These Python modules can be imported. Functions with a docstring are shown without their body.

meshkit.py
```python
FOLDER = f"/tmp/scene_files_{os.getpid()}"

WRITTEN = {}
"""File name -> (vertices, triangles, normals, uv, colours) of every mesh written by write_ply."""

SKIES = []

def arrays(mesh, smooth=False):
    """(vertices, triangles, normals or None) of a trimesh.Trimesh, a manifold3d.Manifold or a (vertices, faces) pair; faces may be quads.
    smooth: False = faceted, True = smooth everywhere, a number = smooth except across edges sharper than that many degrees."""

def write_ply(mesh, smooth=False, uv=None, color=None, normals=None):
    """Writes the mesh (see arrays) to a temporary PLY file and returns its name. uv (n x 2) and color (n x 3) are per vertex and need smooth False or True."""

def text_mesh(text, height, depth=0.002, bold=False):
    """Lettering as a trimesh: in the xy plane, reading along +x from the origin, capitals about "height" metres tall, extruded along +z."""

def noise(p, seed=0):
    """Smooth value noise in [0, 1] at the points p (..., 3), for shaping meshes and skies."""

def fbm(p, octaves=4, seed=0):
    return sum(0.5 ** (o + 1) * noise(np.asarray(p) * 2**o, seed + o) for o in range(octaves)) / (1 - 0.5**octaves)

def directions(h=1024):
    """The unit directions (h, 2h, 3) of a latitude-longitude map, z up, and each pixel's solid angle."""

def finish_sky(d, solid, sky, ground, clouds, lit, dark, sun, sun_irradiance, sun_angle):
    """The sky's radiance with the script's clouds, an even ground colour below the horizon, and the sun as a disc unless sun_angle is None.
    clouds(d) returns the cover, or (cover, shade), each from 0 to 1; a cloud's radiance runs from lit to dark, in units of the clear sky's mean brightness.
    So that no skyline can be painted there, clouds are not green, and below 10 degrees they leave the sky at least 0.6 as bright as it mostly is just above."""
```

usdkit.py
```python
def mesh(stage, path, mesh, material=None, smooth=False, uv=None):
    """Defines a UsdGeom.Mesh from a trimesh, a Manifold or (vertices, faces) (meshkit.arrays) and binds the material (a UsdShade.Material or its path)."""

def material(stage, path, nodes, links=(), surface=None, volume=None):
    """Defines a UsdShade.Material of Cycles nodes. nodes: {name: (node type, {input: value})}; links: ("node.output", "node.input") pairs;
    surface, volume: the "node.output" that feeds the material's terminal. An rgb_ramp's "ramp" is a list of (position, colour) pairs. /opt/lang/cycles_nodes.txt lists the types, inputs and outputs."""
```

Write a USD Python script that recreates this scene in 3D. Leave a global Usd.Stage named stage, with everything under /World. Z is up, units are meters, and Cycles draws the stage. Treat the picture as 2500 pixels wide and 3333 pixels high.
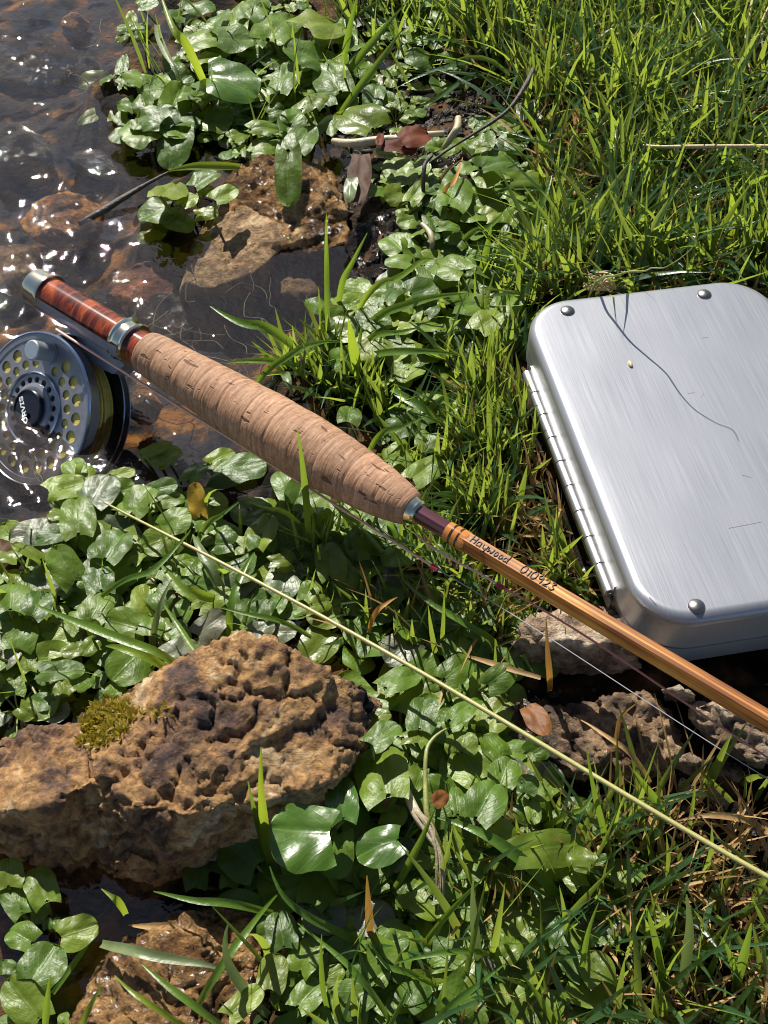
import math, random
import numpy as np, trimesh, manifold3d as m3, shapely
from shapely.geometry import Polygon, Point
from scipy.ndimage import gaussian_filter, map_coordinates
from pxr import Usd, UsdGeom, UsdLux, UsdShade, Gf, Sdf, Vt
import usdkit, meshkit

stage = Usd.Stage.CreateInMemory()
UsdGeom.SetStageUpAxis(stage, "Z"); UsdGeom.SetStageMetersPerUnit(stage, 1.0)
UsdGeom.Xform.Define(stage, "/World")
# ------------------------------------------------------------------ camera, sky, sun, exposure
TILT, VFOV, DIST, EXPOSURE = math.radians(38), math.radians(42), 0.47, 0.82
SUN_AZ, SUN_EL = math.radians(-21), math.radians(46)
SUN_INT, SKY = 1.25, 0.05
CAM = np.array([0, 0, DIST * math.cos(TILT)])
FWD = np.array([0, math.sin(TILT), -math.cos(TILT)]); RIGHT = np.array([1.0, 0, 0]); UP = np.cross(RIGHT, FWD)
cam = UsdGeom.Camera.Define(stage, "/World/camera")
cam.CreateHorizontalApertureAttr(24.0); cam.CreateVerticalApertureAttr(32.0)
cam.CreateFocalLengthAttr(16.0 / math.tan(VFOV / 2)); cam.CreateClippingRangeAttr(Gf.Vec2f(0.01, 100))
cam.CreateExposureAttr(EXPOSURE)
M = np.eye(4); M[0, :3], M[1, :3], M[2, :3], M[3, :3] = RIGHT, UP, -FWD, CAM
cam.AddTransformOp().Set(Gf.Matrix4d(*M.ravel()))
SUN = np.array([math.sin(SUN_AZ) * math.cos(SUN_EL), math.cos(SUN_AZ) * math.cos(SUN_EL), math.sin(SUN_EL)])
sky = UsdLux.DomeLight.Define(stage, "/World/sky")
skym = usdkit.material(stage, "/World/Looks/sky_look", {
    "s": ("sky_texture", {"sky_type": "single_scattering", "sun_disc": False, "sun_elevation": SUN_EL, "sun_rotation": SUN_AZ}),
    "b": ("background_shader", {"strength": SKY})}, [("s.color", "b.color")], surface="b.background")
UsdShade.MaterialBindingAPI.Apply(sky.GetPrim()).Bind(skym)
sky.GetPrim().SetCustomDataByKey("kind", "structure")
sun = UsdLux.DistantLight.Define(stage, "/World/sun")
sun.CreateIntensityAttr(SUN_INT); sun.CreateAngleAttr(0.53); sun.CreateNormalizeAttr(True); sun.CreateColorAttr(Gf.Vec3f(1.0, .95, .86))
zx = SUN; xx = np.cross([0, 0, 1.0], zx); xx /= np.linalg.norm(xx); yx = np.cross(zx, xx)
M = np.eye(4); M[0, :3], M[1, :3], M[2, :3] = xx, yx, zx
sun.AddTransformOp().Set(Gf.Matrix4d(*M.ravel()))

# ------------------------------------------------------------------ layout helpers
F = 3333 / 2 / math.tan(VFOV / 2)
S = 2500 / 1659
ZOOM = {"v": (0, 0, S), "z1": (0, 800, .5425), "z2": (400, 1000, .663), "z3": (1600, 850, .6102), "z4": (0, 1950, .7836), "z5": (1200, 1900, .7836),
        "z6": (0, 0, .7836), "y1": (1250, 0, .7535), "y2": (1300, 1550, .4822), "y3": (0, 1450, .6028), "y4": (0, 2650, .7535), "y5": (0, 1050, .27125), "y6": (900, 400, .5425)}
def at(zm, x, y, z=0.0):                      # survey point of the photograph -> where it stands, at height z (metres)
    o = ZOOM[zm]; px, py = o[0] + x * o[2], o[1] + y * o[2]
    d = FWD * F + RIGHT * (px - 1250) - UP * (py - 1666.5)
    return CAM + d * ((z - CAM[2]) / d[2])
def mpp(zm, x, y, z=0.0):                     # metres per zoom pixel there
    return np.linalg.norm((at(zm, x + 1, y, z) - at(zm, x, y, z)))
def project(P):
    d = np.asarray(P, float) - CAM; k = d @ FWD
    return np.stack([1250 + F * (d @ RIGHT) / k, 1666.5 - F * (d @ UP) / k], -1) / S      # in 'v' units
def unit(v): v = np.asarray(v, float); return v / np.linalg.norm(v)

USED = {}
def numbered(parent, name):
    k = (str(parent), name); n = USED.get(k, 0); USED[k] = n + 1
    return f"{parent}/{name}" if n == 0 else f"{parent}/{name}_{n:03d}"
def tag(p, label=None, cat=None, group=None, kind=None):
    p = p.GetPrim() if hasattr(p, "GetPrim") else p
    for k, v in (("label", label), ("category", cat), ("group", group), ("kind", kind)):
        if v: p.SetCustomDataByKey(k, v)
    return p
def obj(name, mesh, mat, parent="/World", smooth=30, uv=None, label=None):
    parent = str(parent.GetPath()) if hasattr(parent, "GetPath") else parent
    p = usdkit.mesh(stage, numbered(parent, name), mesh, MAT[mat], smooth, uv).GetPrim()
    if label: tag(p, label)
    return p
def thing(name, label, cat, loc=(0, 0, 0), mat4=None, group=None):
    x = UsdGeom.Xform.Define(stage, numbered("/World", name))
    if mat4 is not None: x.AddTransformOp().Set(Gf.Matrix4d(*np.asarray(mat4, float).T.ravel()))
    else: x.AddTranslateOp().Set(Gf.Vec3d(*map(float, loc)))
    return tag(x.GetPrim(), label, cat, group)
def tube(P, R, n=6, cap=True):
    P = np.asarray(P, float); R = np.broadcast_to(np.asarray(R, float), (len(P),))
    T = np.gradient(P, axis=0); T /= np.linalg.norm(T, axis=1, keepdims=True) + 1e-12
    ref = np.array([0, 0, 1.0]) if abs(T[0, 2]) < .9 else np.array([1.0, 0, 0])
    a = np.cross(T, ref); a /= np.linalg.norm(a, axis=1, keepdims=True) + 1e-12; b = np.cross(T, a)
    th = np.linspace(0, 2 * np.pi, n, endpoint=False)
    V = P[:, None] + R[:, None, None] * (np.cos(th)[None, :, None] * a[:, None] + np.sin(th)[None, :, None] * b[:, None])
    V = V.reshape(-1, 3); k = len(P); f = []
    for i in range(k - 1):
        for j in range(n):
            p, q = i * n + j, i * n + (j + 1) % n
            f += [[p, q, q + n], [p, q + n, p + n]]
    if cap:
        V = np.vstack([V, P[0], P[-1]]); c0, c1 = len(V) - 2, len(V) - 1
        for j in range(n):
            f += [[c0, (j + 1) % n, j], [c1, (k - 1) * n + j, (k - 1) * n + (j + 1) % n]]
    return trimesh.Trimesh(V, np.array(f)[:, ::-1], process=False)
def spline(P, n=24):
    P = np.asarray(P, float)
    if len(P) == 2: return P[0] + (P[1] - P[0]) * np.linspace(0, 1, n)[:, None]
    from scipy.interpolate import PchipInterpolator
    d = np.r_[0, np.cumsum(np.linalg.norm(np.diff(P, axis=0), axis=1))]
    return PchipInterpolator(d, P)(np.linspace(0, d[-1], n))
def lathe(prof, n=64):                        # prof: (x, r) along local x
    prof = np.asarray(prof, float); th = np.linspace(0, 2 * np.pi, n, endpoint=False)
    V = np.stack([np.repeat(prof[:, 0:1], n, 1), prof[:, 1:2] * np.cos(th), prof[:, 1:2] * np.sin(th)], -1).reshape(-1, 3)
    f = []
    for i in range(len(prof) - 1):
        j = np.arange(n); p, q = i * n + j, i * n + (j + 1) % n
        f.append(np.stack([p, q + n, q], 1)); f.append(np.stack([p, p + n, q + n], 1))
    return trimesh.Trimesh(V, np.vstack(f)[:, ::-1], process=False)
cat = trimesh.util.concatenate

# ------------------------------------------------------------------ materials
MAT = {}
def mat(name, nodes, links, surface="p.BSDF"):
    MAT[name] = usdkit.material(stage, "/World/Looks/" + name, nodes, links, surface=surface)
def simple(name, col, rough=.5, metal=0., **k):
    mat(name, {"p": ("principled_bsdf", {"base_color": col, "roughness": rough, "metallic": metal, **k})}, [])
def noisy(name, ramp, scale, rough=.6, detail=6, bump=.4, bscale=None, dist=.001, stretch=(1, 1, 1), rramp=None, extra={}, warp=0.0, metal=0.0):
    n = {"t": ("texture_coordinate", {}), "m": ("mapping", {"scale": stretch}), "n": ("noise_texture", {"scale": scale, "detail": detail, "roughness": .62, "distortion": warp}),
         "r": ("rgb_ramp", {"ramp": ramp}), "b": ("noise_texture", {"scale": bscale or scale * 3, "detail": 6, "roughness": .65}),
         "u": ("bump", {"strength": bump, "distance": dist}), "p": ("principled_bsdf", {"roughness": rough, "metallic": metal, **extra})}
    l = [("t.object", "m.vector"), ("m.vector", "n.vector"), ("m.vector", "b.vector"), ("n.fac", "r.fac"), ("r.color", "p.base_color"), ("b.fac", "u.height"), ("u.normal", "p.normal")]
    if rramp:
        n["q"] = ("noise_texture", {"scale": scale * .6, "detail": 4}); n["rr"] = ("rgb_ramp", {"ramp": [(a, (b, b, b)) for a, b in rramp]}); n["bw"] = ("rgb_to_bw", {})
        l += [("t.object", "q.vector"), ("q.fac", "rr.fac"), ("rr.color", "bw.color"), ("bw.val", "p.roughness")]
    mat(name, n, l)

def leafy(name, ramp, rough=.3, trans=.3, tcol=(.25, .4, .03), bump=.35, bscale=260, island=False, veins=True, spec=.5):
    src = ("geometry", {}) if island else ("object_info", {})
    n = {"o": src, "r": ("rgb_ramp", {"ramp": ramp}), "t": ("texture_coordinate", {}), "n": ("noise_texture", {"scale": bscale, "detail": 3, "roughness": .55}),
         "n2": ("noise_texture", {"scale": 90, "detail": 3}), "u": ("bump", {"strength": bump, "distance": .0012}), "h": ("hsv", {}), "mr": ("map_range", {"from_min": .3, "from_max": .7, "to_min": .7, "to_max": 1.3}),
         "p": ("principled_bsdf", {"roughness": rough, "specular_ior_level": spec}), "tr": ("translucent_bsdf", {}), "mx": ("mix_closure", {"fac": trans}), "tm": ("mix_color", {"blend_type": "mix", "fac": .6, "b": tcol})}
    l = [("o.random_per_island" if island else "o.random", "r.fac"), ("t.object", "n.vector"), ("t.object", "n2.vector"), ("n2.fac", "mr.value"), ("mr.result", "h.value"), ("r.color", "h.color"),
         ("n.fac", "u.height"), ("u.normal", "p.normal"), ("p.BSDF", "mx.closure1"), ("tr.BSDF", "mx.closure2"), ("r.color", "tm.a"), ("tm.result", "tr.color")]
    if veins:   # pale midrib and side veins from the leaf's own (u, v)
        n |= {"sx": ("separate_xyz", {}), "av": ("math", {"math_type": "absolute"}), "mid": ("map_range", {"from_min": .0, "from_max": .07, "to_min": 1., "to_max": 0., "clamp": True}),
              "wob": ("math", {"math_type": "multiply_add", "value2": .22}), "k": ("math", {"math_type": "multiply_add", "value2": -.85}), "fr": ("math", {"math_type": "pingpong", "value2": .1}),
              "lat": ("map_range", {"from_min": .0, "from_max": .022, "to_min": .4, "to_max": 0., "clamp": True}), "mxv": ("math", {"math_type": "maximum"}),
              "half": ("math", {"math_type": "multiply", "value2": .3}), "vc": ("mix_color", {"blend_type": "mix", "b": (.2, .3, .09)}), "hh": ("math", {"math_type": "multiply_add", "value2": -.1})}
        l += [("t.UV", "sx.vector"), ("sx.y", "av.value1"), ("av.value", "mid.value"), ("av.value", "k.value1"), ("n2.fac", "wob.value1"), ("sx.x", "wob.value3"), ("wob.value", "k.value3"), ("k.value", "fr.value1"), ("fr.value", "lat.value"),
              ("mid.result", "mxv.value1"), ("lat.result", "mxv.value2"), ("mxv.value", "half.value1"), ("half.value", "vc.fac"), ("h.color", "vc.a"), ("vc.result", "p.base_color"),
              ("mxv.value", "hh.value1"), ("n.fac", "hh.value3"), ("hh.value", "u.height")]
    else:
        l += [("h.color", "p.base_color")]
    mat(name, n, l, "mx.closure")
leafy("cress", [(0, (.045, .095, .011)), (.45, (.088, .155, .014)), (.8, (.125, .185, .017)), (1, (.155, .2, .02))], rough=.43, trans=.3, tcol=(.4, .5, .02), bump=.55, bscale=210, spec=.4)
leafy("cress_yellow", [(0, (.3, .22, .02)), (1, (.36, .2, .02))], rough=.35, trans=.3, tcol=(.5, .35, .03))
leafy("cress_lime", [(0, (.11, .17, .015)), (1, (.14, .19, .02))], rough=.35, trans=.45, tcol=(.45, .5, .03))
leafy("cress_deep", [(0, (.035, .09, .01)), (1, (.055, .115, .012))], rough=.3, trans=.2, tcol=(.3, .45, .02), bump=.35, bscale=130, spec=.5)
leafy("cress_purple", [(0, (.1, .1, .065)), (1, (.08, .11, .05))], rough=.42, trans=.2, bump=.5, bscale=210)
G_RAMP = [(0, (.03, .085, .035)), (.15, (.04, .09, .02)), (.3, (.09, .16, .02)), (.55, (.18, .25, .028)), (.75, (.28, .33, .04)), (.9, (.38, .36, .08)), (1, (.47, .38, .15))]
leafy("grass_field", G_RAMP, rough=.31, spec=.65, trans=.48, tcol=(.5, .62, .05), bump=.12, bscale=900, island=True, veins=False)
leafy("blade_green", [(0, (.06, .14, .02)), (1, (.11, .2, .022))], rough=.34, trans=.42, tcol=(.36, .5, .04), bump=.12, bscale=900, veins=False)
leafy("blade_lime", [(0, (.13, .22, .02)), (1, (.18, .25, .025))], rough=.36, trans=.48, tcol=(.48, .6, .04), bump=.12, bscale=900, veins=False)
leafy("blade_grey", [(0, (.11, .16, .07)), (1, (.16, .2, .09))], rough=.38, trans=.3, tcol=(.3, .4, .08), bump=.12, bscale=900, veins=False)
leafy("straw", [(0, (.34, .21, .08)), (.4, (.45, .32, .13)), (.7, (.24, .12, .04)), (1, (.52, .42, .22))], rough=.6, trans=.25, tcol=(.5, .35, .1), bump=.2, bscale=900, island=True, veins=False)
leafy("straw_orange", [(0, (.4, .19, .05)), (1, (.42, .22, .06))], rough=.5, trans=.3, tcol=(.6, .3, .05), bump=.2, bscale=700, veins=False)
leafy("dead_leaf_red", [(0, (.08, .018, .008)), (1, (.12, .03, .01))], rough=.65, spec=.25, trans=.25, tcol=(.22, .03, .01), veins=False)
leafy("dead_leaf_brown", [(0, (.06, .03, .018)), (1, (.08, .04, .02))], rough=.65, spec=.25, trans=.2, tcol=(.2, .08, .03), veins=False)
simple("petiole", (.12, .15, .03), .4); simple("petiole_red", (.12, .055, .03), .4)
noisy("pale_stem", [(.3, (.26, .2, .11)), (.7, (.5, .43, .3))], 120, .4, stretch=(1, 1, 1))
noisy("green_stem", [(.3, (.16, .19, .05)), (.7, (.3, .3, .1))], 120, .4)
noisy("twig_dark", [(.3, (.012, .009, .008)), (.7, (.05, .035, .025))], 300, .45, dist=.002)
noisy("stalk", [(.3, (.25, .24, .08)), (.55, (.33, .31, .11)), (.75, (.28, .2, .07))], 60, .38, stretch=(.4, .4, .4))
noisy("dry_stalk", [(.3, (.38, .27, .12)), (.7, (.5, .4, .22))], 200, .5)
noisy("soil", [(.3, (.008, .006, .004)), (.55, (.028, .018, .01)), (.75, (.065, .038, .018))], 90, .35, bump=.9, bscale=260, dist=.003, rramp=[(.4, .15), (.6, .6)])
# ground: soil on the bank, brown silt and gravel under the water
mat("ground_look", {
    "t": ("texture_coordinate", {}), "g": ("geometry", {}), "sx": ("separate_xyz", {}), "wet": ("map_range", {"from_min": -.012, "from_max": -.002, "clamp": True}),
    "n": ("noise_texture", {"scale": 38, "detail": 7, "roughness": .65}), "r": ("rgb_ramp", {"ramp": [(.38, (.008, .009, .016)), (.48, (.024, .024, .034)), (.54, (.07, .036, .02)), (.61, (.26, .11, .03))]}),
    "n2": ("noise_texture", {"scale": 90, "detail": 6}), "r2": ("rgb_ramp", {"ramp": [(.38, (.004, .003, .002)), (.5, (.018, .011, .006)), (.6, (.07, .036, .014)), (.7, (.14, .075, .03))]}),
    "mx": ("mix_color", {"blend_type": "mix"}), "b": ("noise_texture", {"scale": 240, "detail": 6, "roughness": .7}), "u": ("bump", {"strength": .9, "distance": .003}), "p": ("principled_bsdf", {"roughness": .7, "specular_ior_level": .12})},
    [("t.object", "n.vector"), ("t.object", "n2.vector"), ("t.object", "b.vector"), ("g.position", "sx.vector"), ("sx.z", "wet.value"), ("wet.result", "mx.fac"), ("n.fac", "r.fac"), ("n2.fac", "r2.fac"),
     ("r.color", "mx.a"), ("r2.color", "mx.b"), ("mx.result", "p.base_color"), ("b.fac", "u.height"), ("u.normal", "p.normal")])
mat("water_look", {
    "t": ("texture_coordinate", {}), "n": ("noise_texture", {"scale": 200, "detail": 2, "roughness": .5, "distortion": .6}), "u": ("bump", {"strength": .22, "distance": .0011}),
    "f": ("fresnel", {"IOR": 1.34}), "fm": ("math", {"math_type": "multiply", "value2": 1.5}), "tr": ("transparent_bsdf", {"color": (.84, .84, .8)}), "gl": ("glossy_bsdf", {"color": (1, 1, 1), "roughness": .013}), "mx": ("mix_closure", {})},
    [("t.object", "n.vector"), ("n.fac", "u.height"), ("u.normal", "gl.normal"), ("f.fac", "fm.value1"), ("fm.value", "mx.fac"), ("tr.BSDF", "mx.closure1"), ("gl.BSDF", "mx.closure2")], "mx.closure")
def rocky(name, ramp, scale=28, wet=0.0, bump=.9):
    mat(name, {"t": ("texture_coordinate", {}), "n": ("noise_texture", {"scale": scale, "detail": 9, "roughness": .68, "distortion": .4}), "r": ("rgb_ramp", {"ramp": ramp}),
        "n2": ("noise_texture", {"scale": 330, "detail": 5, "roughness": .7}), "mr": ("map_range", {"from_min": .3, "from_max": .7, "to_min": .35, "to_max": 1.6}), "h": ("hsv", {}),
        "b": ("noise_texture", {"scale": 420, "detail": 6, "roughness": .75}), "v": ("voronoi_texture", {"scale": 180}), "ad": ("math", {"math_type": "add"}), "u": ("bump", {"strength": bump, "distance": .0042}),
        "w": ("noise_texture", {"scale": 22, "detail": 3}), "wr": ("map_range", {"from_min": .62 - wet * .35, "from_max": .7 - wet * .35, "to_min": .8, "to_max": .12, "clamp": True}), "p": ("principled_bsdf", {})},
        [("t.object", "n.vector"), ("t.object", "n2.vector"), ("t.object", "b.vector"), ("t.object", "v.vector"), ("t.object", "w.vector"), ("n.fac", "r.fac"), ("n2.fac", "mr.value"), ("mr.result", "h.value"), ("r.color", "h.color"), ("h.color", "p.base_color"),
         ("b.fac", "ad.value1"), ("v.distance", "ad.value2"), ("ad.value", "u.height"), ("u.normal", "p.normal"), ("w.fac", "wr.value"), ("wr.result", "p.roughness")])
rocky("rock_orange", [(.36, (.05, .028, .024)), (.43, (.14, .075, .045)), (.49, (.31, .165, .065)), (.55, (.45, .25, .09)), (.61, (.54, .38, .21)), (.7, (.58, .48, .34))], 38, .1)
rocky("rock_rust", [(.36, (.045, .023, .012)), (.46, (.15, .08, .032)), (.54, (.32, .175, .065)), (.66, (.45, .3, .15))], 50, 1.0)
rocky("rock_tan", [(.38, (.16, .1, .06)), (.5, (.44, .31, .2)), (.62, (.6, .5, .38))], 50, 0)
rocky("rock_dark", [(.38, (.06, .035, .022)), (.48, (.19, .115, .065)), (.55, (.36, .23, .12)), (.66, (.5, .38, .24))], 40, .35)
rocky("rock_wet", [(.36, (.05, .026, .013)), (.46, (.18, .095, .04)), (.54, (.38, .22, .09)), (.66, (.52, .36, .19))], 55, 1.0)
rocky("stone_orange", [(.38, (.05, .02, .012)), (.47, (.2, .08, .025)), (.54, (.5, .2, .03)), (.63, (.62, .32, .07))], 60, 0)
rocky("stone_brown", [(.38, (.05, .03, .02)), (.5, (.17, .095, .045)), (.62, (.32, .19, .09))], 55, 0)
rocky("stone_tan", [(.38, (.18, .105, .05)), (.5, (.34, .21, .1)), (.62, (.46, .32, .18))], 60, 0)
rocky("stone_red", [(.38, (.035, .016, .014)), (.5, (.15, .045, .022)), (.62, (.34, .11, .04))], 55, 0)
rocky("stone_dark", [(.38, (.008, .007, .01)), (.5, (.025, .02, .022)), (.64, (.07, .042, .03))], 40, .3)
rocky("mud", [(.38, (.006, .004, .004)), (.5, (.02, .013, .01)), (.64, (.08, .045, .022))], 60, .9)
leafy("dead_leaf_orange", [(0, (.15, .055, .012)), (1, (.19, .075, .018))], rough=.55, spec=.3, trans=.2, tcol=(.4, .15, .03), veins=False)
leafy("moss", [(0, (.2, .15, .012)), (.5, (.3, .26, .02)), (1, (.16, .2, .02))], rough=.4, trans=.35, tcol=(.5, .45, .03), island=True, veins=False)
# tackle
mat("cork", {"t": ("texture_coordinate", {}), "o": ("object_info", {}),
    "m1": ("mapping", {"scale": (820, 110, 110)}), "n1": ("noise_texture", {"scale": 1, "detail": 5, "roughness": .6, "distortion": .5}), "r1": ("rgb_ramp", {"ramp": [(.3, (.2, .105, .06)), (.5, (.325, .182, .105)), (.7, (.41, .25, .155))]}),
    "m2": ("mapping", {"scale": (130, 480, 480)}), "n2": ("noise_texture", {"scale": 1, "detail": 2, "roughness": .5}), "r2": ("rgb_ramp", {"ramp": [(.0, (0, 0, 0)), (.315, (0, 0, 0)), (.355, (1, 1, 1))]}),
    "n3": ("noise_texture", {"scale": 900, "detail": 3}), "mr": ("map_range", {"from_min": .25, "from_max": .75, "to_min": .8, "to_max": 1.2}), "h": ("hsv", {}), "rr": ("map_range", {"to_min": .78, "to_max": 1.12}), "h2": ("hsv", {}),
    "mx": ("mix_color", {"blend_type": "mix", "a": (.11, .05, .022)}), "bw": ("rgb_to_bw", {}), "hh": ("math", {"math_type": "multiply_add", "value2": .8}), "u": ("bump", {"strength": .55, "distance": .0009}), "p": ("principled_bsdf", {"roughness": .7, "specular_ior_level": .3})},
    [("t.object", "m1.vector"), ("m1.vector", "n1.vector"), ("n1.fac", "r1.fac"), ("t.object", "m2.vector"), ("m2.vector", "n2.vector"), ("n2.fac", "r2.fac"), ("t.object", "n3.vector"), ("n3.fac", "mr.value"), ("mr.result", "h.value"), ("r1.color", "h.color"),
     ("o.random", "rr.value"), ("rr.result", "h2.value"), ("h.color", "h2.color"), ("h2.color", "mx.b"), ("r2.color", "bw.color"), ("bw.val", "mx.fac"), ("mx.result", "p.base_color"), ("bw.val", "hh.value1"), ("n1.fac", "hh.value3"), ("hh.value", "u.height"), ("u.normal", "p.normal")])
mat("burl_wood", {"t": ("texture_coordinate", {}), "m": ("mapping", {"scale": (260, 60, 60)}), "n": ("noise_texture", {"scale": 1, "detail": 6, "roughness": .6, "distortion": 1.2}),
    "r": ("rgb_ramp", {"ramp": [(.34, (.025, .004, .002)), (.47, (.085, .011, .004)), (.56, (.19, .032, .007)), (.68, (.34, .085, .015))]}), "p": ("principled_bsdf", {"roughness": .6, "specular_ior_level": .1, "coat_weight": 1.0, "coat_roughness": .11, "coat_tint": (1, .9, .8)})},
    [("t.object", "m.vector"), ("m.vector", "n.vector"), ("n.fac", "r.fac"), ("r.color", "p.base_color")])
mat("bamboo", {"t": ("texture_coordinate", {}), "m": ("mapping", {"scale": (9, 900, 900)}), "n": ("noise_texture", {"scale": 1, "detail": 4, "roughness": .6}), "m2": ("mapping", {"scale": (25, 160, 160)}), "n2": ("noise_texture", {"scale": 1, "detail": 4}),
    "r": ("rgb_ramp", {"ramp": [(.4, (.13, .036, .004)), (.47, (.28, .1, .014)), (.53, (.43, .19, .03)), (.6, (.64, .38, .1))]}), "ad": ("math", {"math_type": "multiply_add", "value2": .45}), "ml": ("math", {"math_type": "multiply", "value2": .55}), "p": ("principled_bsdf", {"roughness": .42, "specular_ior_level": .35, "coat_weight": .22, "coat_roughness": .15})},
    [("t.object", "m.vector"), ("m.vector", "n.vector"), ("t.object", "m2.vector"), ("m2.vector", "n2.vector"), ("n2.fac", "ad.value1"), ("n.fac", "ml.value1"), ("ml.value", "ad.value3"), ("ad.value", "r.fac"), ("r.color", "p.base_color")])
mat("brushed", {"t": ("texture_coordinate", {}), "m": ("mapping", {"scale": (2600, 28, 600)}), "n": ("noise_texture", {"scale": 1, "detail": 4, "roughness": .7}), "n2": ("noise_texture", {"scale": 26, "detail": 1}), "u": ("bump", {"strength": .075, "distance": .0003}), "u2": ("bump", {"strength": .34, "distance": .0016}),
    "mr": ("map_range", {"from_min": .3, "from_max": .7, "to_min": .33, "to_max": .39}), "r": ("rgb_ramp", {"ramp": [(.3, (.3, .308, .335)), (.7, (.35, .358, .385))]}), "p": ("principled_bsdf", {"metallic": .68})},
    [("t.object", "m.vector"), ("m.vector", "n.vector"), ("t.object", "n2.vector"), ("n2.fac", "u2.height"), ("u2.normal", "u.normal"), ("n.fac", "u.height"), ("u.normal", "p.normal"), ("n.fac", "mr.value"), ("mr.result", "p.roughness"), ("n.fac", "r.fac"), ("r.color", "p.base_color")])
simple("aluminium", (.36, .36, .37), .42, .9); simple("nickel", (.72, .68, .52), .13, 1.0); simple("steel", (.24, .22, .21), .36, 1.0); simple("dark_gap", (.02, .02, .02), .7); simple("scratch_grey", (.16, .16, .17), .6)
noisy("anodised", [(.3, (.2, .205, .235)), (.7, (.28, .285, .315))], 160, .34, bump=.05, metal=.6); simple("bright_edge", (.55, .6, .72), .2, 1.0); simple("black_frame", (.012, .014, .022), .25, .4); simple("knob", (.42, .46, .5), .35, .7); simple("hub_black", (.02, .022, .035), .25, .5)
simple("white_ink", (.8, .8, .78), .5); simple("ink", (.018, .016, .022), .4)
noisy("fly_line_look", [(.3, (.46, .37, .07)), (.7, (.66, .55, .14))], 200, .4)
simple("wrap_maroon", (.05, .006, .012), .12, 0, coat_weight=1.0); simple("wrap_amber", (.4, .15, .022), .16, 0, coat_weight=1.0); simple("wrap_black", (.03, .012, .006), .2)
simple("mono_straw", (.8, .46, .36), .35); simple("mono_grey", (.3, .31, .33), .4); simple("mono_red", (.55, .2, .15), .35); simple("thread_red", (.38, .02, .05), .4)
mat("droplet", {"g": ("glossy_bsdf", {"roughness": .02}), "t": ("transparent_bsdf", {"color": (.9, .95, .9)}), "f": ("fresnel", {"IOR": 1.4}), "m": ("mix_closure", {})}, [("f.fac", "m.fac"), ("t.BSDF", "m.closure1"), ("g.BSDF", "m.closure2")], "m.closure")
noisy("twig_brown", [(.3, (.05, .035, .018)), (.7, (.13, .09, .04))], 200, .5)

# ------------------------------------------------------------------ terrain: one sheet, the bank above the water level z = 0, the stream bed below it
V_WATER = [
    [(-900, -900), (400, -900), (335, 0), (290, 70), (250, 90), (215, 150), (165, 180), (200, 250), (265, 315), (380, 345), (330, 400), (290, 440), (300, 500), (430, 490), (455, 455), (520, 500), (600, 500), (760, 520), (760, 640), (700, 725), (560, 775), (520, 830), (560, 1000), (470, 1010), (300, 1010), (100, 1050), (55, 1120), (0, 1200), (-900, 1300)],
    [(-900, 1830), (60, 1850), (330, 1880), (560, 1850), (560, 1920), (430, 1960), (270, 2020), (150, 2300), (-900, 2300)],
    [(1190, 1660), (1330, 1640), (1340, 1760), (1200, 1770)]]
V_WET = [[(330, 0), (1000, 0), (1000, 200), (860, 330), (700, 560), (700, 730), (930, 900), (800, 1100), (850, 1350), (1050, 1500), (1000, 1700), (700, 2300), (-300, 2300), (-300, 1150), (300, 980), (560, 1000), (250, 100)],
         [(820, 1800), (1659, 2050), (1659, 2400), (700, 2400)]]
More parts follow.
